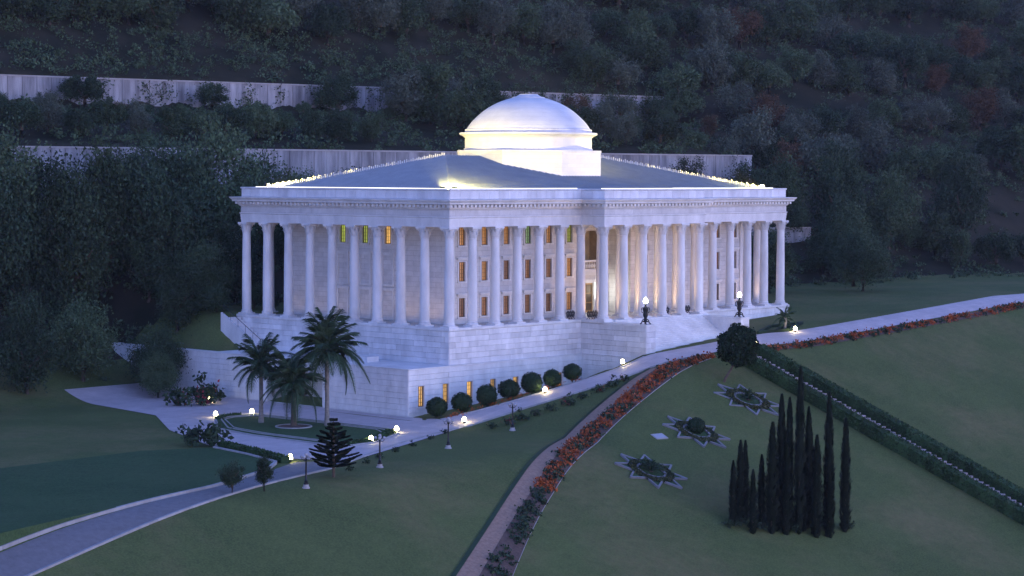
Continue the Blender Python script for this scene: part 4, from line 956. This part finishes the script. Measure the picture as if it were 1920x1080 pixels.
kerb_line(lowlawn, [(-36.0, -5), (-37.0, -10.7), (-38.7, -16.6), (-42.6, -19.7), (-48.6, -22.4), (-52, -23.8), (-70, -28.6), (-110, -40.6)], .3, .22, .9, 'edging_stone')
# garden stair down the slope on the axis of the building, between two hedges
AX = 30.1
leaf_box('stair_hedge', [(AX-1.9, -16.9), (AX-1.9, -22), (AX-1.9, -30), (AX-1.9, -40), (AX-1.9, -60)], 1.5, 1.3, 'dark clipped hedge on the left of the garden stair', dens=55)
leaf_box('stair_hedge', [(AX+2.5, -16.6), (AX+2.5, -22), (AX+2.5, -30), (AX+2.5, -40), (AX+2.5, -60)], 1.5, 1.1, 'dark clipped hedge on the right of the garden stair', dens=55)
gs = tag(empty('garden_stair', (AX+.3, -16.2, T(AX, -16.2))), 'pale stone garden stair running down between two hedges', 'stair')
z0 = T(AX, -16.2)
for i in range(62):
    y = -16.2-.62*i; z = T(AX, y-.31)+.2; MB().box((-1.35, -.62*(i+1), z-z0-.5), (1.35, -.62*i, z-z0)).build('step', M['ramp'], gs)

# flowers ---------------------------------------------------------
g = np.random.default_rng(21)
def flowers(name, la, lb, n, label, t0=0.0, t1=1.0, mt='petal_orange', leaf=.2):
    la = np.array(la); lb = np.array(lb); P = []
    def at(e, t):
        L_ = np.concatenate([[0], np.cumsum(np.linalg.norm(np.diff(e, axis=0), axis=1))]); return np.stack([np.interp(t*L_[-1], L_, e[:, i]) for i in (0, 1)], 1)
    cl = g.uniform(t0, t1, n//22); cw = g.uniform(.12, .88, n//22); k = g.integers(0, len(cl), n)
    pc = at(la, cl)*(1-cw[:, None])+at(lb, cl)*cw[:, None]; pp = pc[k]+g.normal(size=(n, 2))*.23
    z = np.array([T(*q) for q in pp])+.10+np.abs(g.normal(size=n))*.16
    P = np.column_stack([pp, z]); V, F = cards(P, leaf, g, 1.1); o = link(name, np_mesh(name, V, F, M[mt])); tag(o, label, 'flowers', kind='stuff'); return o
lb_ = walk_r+[(25.8, -14.85)]
flowers('orange_flowers', lb_, bed_r, 5200, 'bright orange flowers filling the bed beside the gravel walk', .43, 1.0)
flowers('bed_foliage', lb_, bed_r, 4200, 'dark leaves under the orange flowers of the bed', .2, 1.0, 'leaf_dark', .22)
flowers('border_flowers', bedR_u, bedR_l, 5600, 'orange flower border below the right path', 0, 1)
flowers('border_foliage', bedR_u, bedR_l, 4200, 'dark leaves of the flower border below the right path', 0, 1, 'leaf_dark', .22)
flowers('ramp_flowers', [(-6.0, -5.9), (0, -7.6), (10, -10.0)], [(-6.0, -5.6), (0, -7.2), (10, -9.6)], 500, 'small red flowers along the upper kerb of the ramp', 0, 1, 'petal_orange', .13)

# star beds ---------------------------------------------------------
def star_bed(x, y, rad, rot, label, plant):
    z = T(x, y); sl = math.atan((T(x, y+1)-T(x, y-1))/2); sx = math.atan((T(x+1, y)-T(x-1, y))/2)
    o = tag(empty('star_bed', (x, y, z+.03)), label, 'flower bed', 'star flower beds on the slope'); o.rotation_euler = (sl, -sx, 0)
    pts = [((rad if k % 2 == 0 else rad*.56)*math.cos(rot+k*math.pi/8), (rad if k % 2 == 0 else rad*.56)*math.sin(rot+k*math.pi/8)) for k in range(16)]
    MB().prism(pts, -.2, .05).build('soil', M['grass_lush'], o)
    for k in range(16):
        a, b = Vector(pts[k]), Vector(pts[(k+1) % 16]); d = (b-a); m = MB().box((-d.length/2-.03, -.09, -.15), (d.length/2+.03, .09, .15)).build('edging_stone', M['edging'], o)
        c = (a+b)/2; m.location = (c.x, c.y, .004*(k % 2)); m.rotation_euler = (0, 0, math.atan2(d.y, d.x))
    for k in range(16):
        a = 2*math.pi*(k+.5)/16; r1 = rad*.38; m = MB().box((-.198*r1-.01, -.1, -.1), (.198*r1+.01, .1, .2)).build('ring_stone', M['edging'], o); m.location = (r1*math.cos(a), r1*math.sin(a), .004*(k % 2)); m.rotation_euler = (0, 0, a+math.pi/2)
    gg = np.random.default_rng(int(rad*100)); n = 1500; a = gg.uniform(0, 2*math.pi, n); r = rad*np.sqrt(gg.uniform(.13, .40, n))
    V, F = cards(np.stack([r*np.cos(a), r*np.sin(a), .08+gg.random(n)*.12], 1), .17, gg, 1.2); tag(link('ground_cover', np_mesh('ground_cover', V, F, M['star_cover']), o), kind='stuff')
    V, F = cards(np.stack([r*np.cos(a+1), r*np.sin(a+1), .06+gg.random(n)*.12], 1), .17, gg, 1.2); tag(link('ground_leaves', np_mesh('ground_leaves', V, F, M['leaf_dark']), o), kind='stuff')
    return o
star_bed(-7.9, -33.5, 3.5, .12, 'eight-pointed stone star bed nearest the viewer, lowest of the three', 0)
star_bed(5.6, -28.4, 3.5, .12, 'eight-pointed stone star bed in the middle of the slope beside the plaque', 0)
star_bed(20.2, -24.0, 3.8, .12, 'eight-pointed stone star bed highest on the slope beside the leaning tree', 0)
def tuft(x, y, r, label, kind, zb):
    o = tag(empty('star_plant', (x, y, T(x, y)+zb)), label, 'plant')
    gg = np.random.default_rng(int(abs(x)*10)); m = MB()
    if kind == 'ball':
        for me in (ballc, ballf[0]): c = link(me.name.split('.')[0], me, o, (0, 0, r*.8)); c.scale = (r, r, r)
    else:
        for k in range(16):
            f = link('frond', FR[int(gg.integers(0, 3))], o, (0, 0, .1)); s = r*gg.uniform(.8, 1.2); f.scale = (s, s, s); f.rotation_euler = (0, -R(75-70*k/16), k*2.4)
        MB().lathe([(.16, -.2), (.2, .1), (.1, .3)], 8).build('stem', M['bark'], o)
    return o
tuft(-7.9, -33.5, 1.5, 'spiky dark plant in the centre of the lowest star bed', 'spike', .0)
tuft(5.6, -28.4, .85, 'dark ball shrub in the centre of the middle star bed', 'ball', .0)
tuft(20.2, -24.0, 1.4, 'feathery dark plant in the centre of the highest star bed', 'spike', .0)
z = T(0, -28.2)
pq = tag(empty('stone_plaque', (0.0, -28.2, z)), 'small pale stone plaque lying on the sloping lawn', 'plaque'); pq.rotation_euler = (R(21.8), 0, R(-8))
MB().box((-.75, -.5, -.1), (.75, .5, .09)).build('slab', M['kerb'], pq); MB().box((-.6, -.36, .09), (.6, .36, .10)).build('inscribed_face', mat('plaque_face', (.36, .37, .42), .6, .1, 4), pq)
# diamond bed on the right lawn
db = tag(empty('diamond_bed', (45.4, -11.0, 0)), 'diamond outline of low box edging round the small palm', 'flower bed')
for pts_, w_, nm in (([(46.4, -8.2), (51.2, -9.4), (44.6, -12.0), (40.6, -10.6), (46.4, -8.2)], .35, 'outer_edging'), ([(46.0, -9.9), (47.6, -10.6), (45.0, -11.9), (43.4, -11.2), (46.0, -9.9)], .25, 'inner_edging')):
    m = MB()
    for i in range(4):
        a, b = Vector(pts_[i]), Vector(pts_[i+1]); n = max(2, int((b-a).length))
        for k in range(n):
            p, q = a.lerp(b, k/n), a.lerp(b, (k+1)/n); s = Vector((-(b-a).y, (b-a).x)).normalized()*w_/2
            zp, zq = T(*p), T(*q); m.add([(p.x-s.x-45.4, p.y-s.y+11, zp-.1), (p.x+s.x-45.4, p.y+s.y+11, zp-.1), (q.x+s.x-45.4, q.y+s.y+11, zq-.1), (q.x-s.x-45.4, q.y-s.y+11, zq-.1), (p.x-s.x-45.4, p.y-s.y+11, zp+.3), (p.x+s.x-45.4, p.y+s.y+11, zp+.3), (q.x+s.x-45.4, q.y+s.y+11, zq+.3), (q.x-s.x-45.4, q.y-s.y+11, zq+.3)],
                                         [(4, 5, 6, 7), (0, 1, 5, 4), (1, 2, 6, 5), (2, 3, 7, 6), (3, 0, 4, 7)])
    m.build(nm, M['leaf_clip'], db)
# round leaning tree
ot = tag(empty('round_tree', (21.2, -20.0, T(21.2, -20)-.05)), 'dense round-headed tree on a thin leaning trunk before the stair', 'tree')
MB().tube([(0, 0, -.3), (.2, -.25, .5), (.55, -.6, 1.3), (1.1, -.9, 2.3), (1.5, -1.0, 3.6)], [.17, .14, .12, .10, .05], 9).build('trunk', M['bark'], ot, 60)
for k in range(6):
    a = k*1.05; MB().tube([(1.0, -.85, 2.1), (1.2+.6*math.cos(a), -.95+.6*math.sin(a), 2.8), (1.3+1.2*math.cos(a), -1+1.2*math.sin(a), 3.5)], [.06, .04, .015], 5).build('limb', M['bark'], ot)
gg = np.random.default_rng(77); n = 9000; d = gg.normal(size=(n, 3)); d /= np.linalg.norm(d, axis=1)[:, None]
lump = 1+.09*np.sin(d[:, 0]*5+1)*np.sin(d[:, 1]*6)+.07*np.sin(d[:, 2]*8+d[:, 0]*4)
P = d*(lump*gg.uniform(.45, 1, n)**.33)[:, None]*(2.12, 2.12, 2.2)+(1.4, -1.0, 3.75); P += gg.normal(size=P.shape)*.09
V, F = cards(P, .17, gg); link('crown', np_mesh('crown', V, F, M['leaf_clip']), ot)

# cypresses ---------------------------------------------------------
def cyp_mesh(seed, n=4200):
    g = np.random.default_rng(seed); t = g.random(n)**.85; a = g.uniform(0, 2*math.pi, n)
    prof = np.interp(t, [0, .05, .2, .5, .8, .93, 1], [.55, .85, 1, .92, .6, .32, .04]); r = prof*np.sqrt(g.uniform(.3, 1.0, n))*(1+.25*np.sin(a*2+t*23+seed)+.22*np.sin(a*3-t*51)+.12*g.normal(size=n))
    P = np.stack([r*np.cos(a), r*np.sin(a), t], 1); Vx = []
    L_ = g.uniform(.6, 1.2, n)
    w = .13*L_; ca, sa = np.cos(a), np.sin(a)
    up_ = np.stack([.25*ca, .25*sa, .028*L_], 1); sd_ = np.stack([-sa*w, ca*w, 0*w], 1)
    V = np.stack([P-up_*.4, P+sd_, P+up_, P-sd_], 1).reshape(-1, 3); return np_mesh('foliage', V, np.arange(n*4).reshape(-1, 4), M['leaf_black'])
CYP = [cyp_mesh(90+i) for i in range(3)]; ctr = MB().tube([(0, 0, -.02), (0, 0, .9)], [.35, .03], 6).mesh('trunk', M['bark'])
cy = [(-7.3, -43.2, 7.6, .40), (-8.1, -43.0, 5.8, .34), (-6.3, -43.0, 7.4, .36), (-7.3, -44.6, 5.7, .33), (-4.9, -43.8, 6.4, .36), (-5.1, -45.1, 9.9, .55), (-2.6, -44.3, 11.8, .48), (-2.2, -44.9, 11.8, .42), (-2.0, -45.9, 14.9, .46), (.1, -45.4, 11.0, .42), (-1.0, -45.6, 7.6, .5), (-3.6, -45.6, 8.0, .5),
      (1.0, -45.0, 9.0, .42), (1.9, -46.4, 12.6, .46), (3.0, -45.8, 8.2, .42), (3.9, -46.9, 10.4, .46), (-4.3, -44.9, 5.4, .42), (-.6, -46.8, 9.2, .5), (.9, -47.2, 6.4, .45)]
for i in range(11): bush(-9+1.35*i, -43.3-.30*i+.5*math.sin(i*2.3), .62+.18*(i % 3), f'low dark shrub at the foot of the cypresses, {ordn(i)} from the left', 'shrubs under the cypresses', False, i, 'cypress_shrub')
for i, (x, y, h, r) in enumerate(sorted(cy, key=lambda c: (c[0]+161)*.673-(c[1]+155)*.74)):
    o = tag(empty('cypress', (x, y, T(x, y)-.1), i*1.1), f'slim nearly black cypress in the lower right row, {ordn(i)} from the left', 'cypress', 'slim cypresses at lower right')
    c = link('foliage', CYP[i % 3], o); c.scale = (r*1.0, r*1.0, h); c = link('trunk', ctr, o); c.scale = (.3, .3, h)

# tiered conifer and saplings on the lower lawn ---------------------------
def tiered(x, y, h, rad, tiers, label, seed, mt='leaf_black'):
    g = random.Random(seed); o = tag(empty('tiered_conifer', (x, y, T(x, y)-.05)), label, 'conifer')
    MB().tube([(0, 0, -.1), (0, 0, h*.6), (0, 0, h)], [.13*h/5, .08*h/5, .015], 8).build('trunk', M['bark'], o, 60)
    gg = np.random.default_rng(seed)
    for t in range(tiers):
        f = t/(tiers-1); z = h*(.2+.76*f); r = rad*(1-f**1.3)*.95+.25
        if t == 0: r *= .85
        nb = 6 if f < .8 else 4
        for k in range(nb):
            a = 2*math.pi*k/nb+t*.55+g.uniform(-.15, .15); l = r*g.uniform(.72, 1.15); m = MB()
            ca, sa = math.cos(a), math.sin(a)
            pts = [Vector((ca*l*q, sa*l*q, z+l*(.10*q+.12*q*q-.05))) for q in (0, .35, .7, 1)]; m.tube(pts, [.03, .025, .015, .006], 4)
            for j in range(26):
                q = .12+.88*j/25; p = Vector((ca*l*q, sa*l*q, z+l*(.10*q+.12*q*q-.05)))
                for s in (-1, 1):
                    ln = (.16+.16*math.sin(math.pi*q))*rad*.55; d = Vector((ca*.6-s*sa, sa*.6+s*ca, g.uniform(.05, .35))).normalized()*ln
                    w = Vector((ca, sa, .2))*.075; u = Vector((0, 0, .085)); d.z -= .12*g.random()*ln
                    m.add([p-w, p+w, p+d+w*.5, p+d-w*.5], [(0, 1, 2, 3)]); m.add([p-u, p+u, p+d+u*.5, p+d-u*.5], [(0, 1, 2, 3)])
            m.build('branch', M[mt], o)
    return o
tiered(-40.8, -26.1, 5.0, 2.2, 11, 'black tiered conifer standing on the lower lawn by the path', 31)
tree('sapling', -49.4, -27.3, .95, 'dark', 'small loose sapling by the lower path at lower left, the right one of two', 'saplings by the lower path', 2, 1.1, 1.3)
tree('sapling', -52.4, -26.9, 1.05, 'dark', 'small loose sapling by the lower path at lower left, the left one of two', 'saplings by the lower path', 0, 1.0, 1.1)

# side steps with railing left of the podium -------------------------------
ss = tag(empty('side_steps', (-2.0, 33.0, 0)), 'white marble side steps with iron rail at the left end of the podium', 'steps')
for i in range(12): MB().box((-.75, -.55*(i+1), -.33*(i+1)-.9), (1.2, -.55*i, -.33*(i+1)+.0)).build('step', M['marble_plain'], ss)
MB().add([(-1.05, .4, -4.6), (-.75, .4, -4.6), (-.75, -6.6, -4.6), (-1.05, -6.6, -4.6), (-1.05, .4, .25), (-.75, .4, .25), (-.75, -6.6, -3.55), (-1.05, -6.6, -3.55)], [(0, 3, 2, 1), (4, 5, 6, 7), (0, 1, 5, 4), (1, 2, 6, 5), (2, 3, 7, 6), (3, 0, 4, 7)]).build('stringer', M['marble_plain'], ss)
MB().tube([(-.9, .2, 1.1), (-.9, -6.4, -2.55)], .035, 6).build('handrail', M['iron'], ss)
for k in range(6): y = .1-6.4*k/5; MB().tube([(-.9, y, .1-.56*(.4-y)), (-.9, y, 1.05-.555*(.2-y))], .022, 5).build('rail_post', M['iron'], ss)

# ---------------------------------------------------------------- evening haze
hz = MB().box((-230, -230, -60), (330, 330, 175)).build('haze', None)
hm = bpy.data.materials.new('haze'); hm.use_nodes = True; hn = hm.node_tree; hn.nodes.clear()
pv = hn.nodes.new('ShaderNodeVolumePrincipled'); pv.inputs['Color'].default_value = (.85, .88, .95, 1); pv.inputs['Density'].default_value = .00008; pv.inputs['Anisotropy'].default_value = .2
ho = hn.nodes.new('ShaderNodeOutputMaterial'); hn.links.new(pv.outputs[0], ho.inputs['Volume']); hz.data.materials.append(hm); tag(hz, 'thin blue evening haze over the hillside', 'haze', kind='stuff')
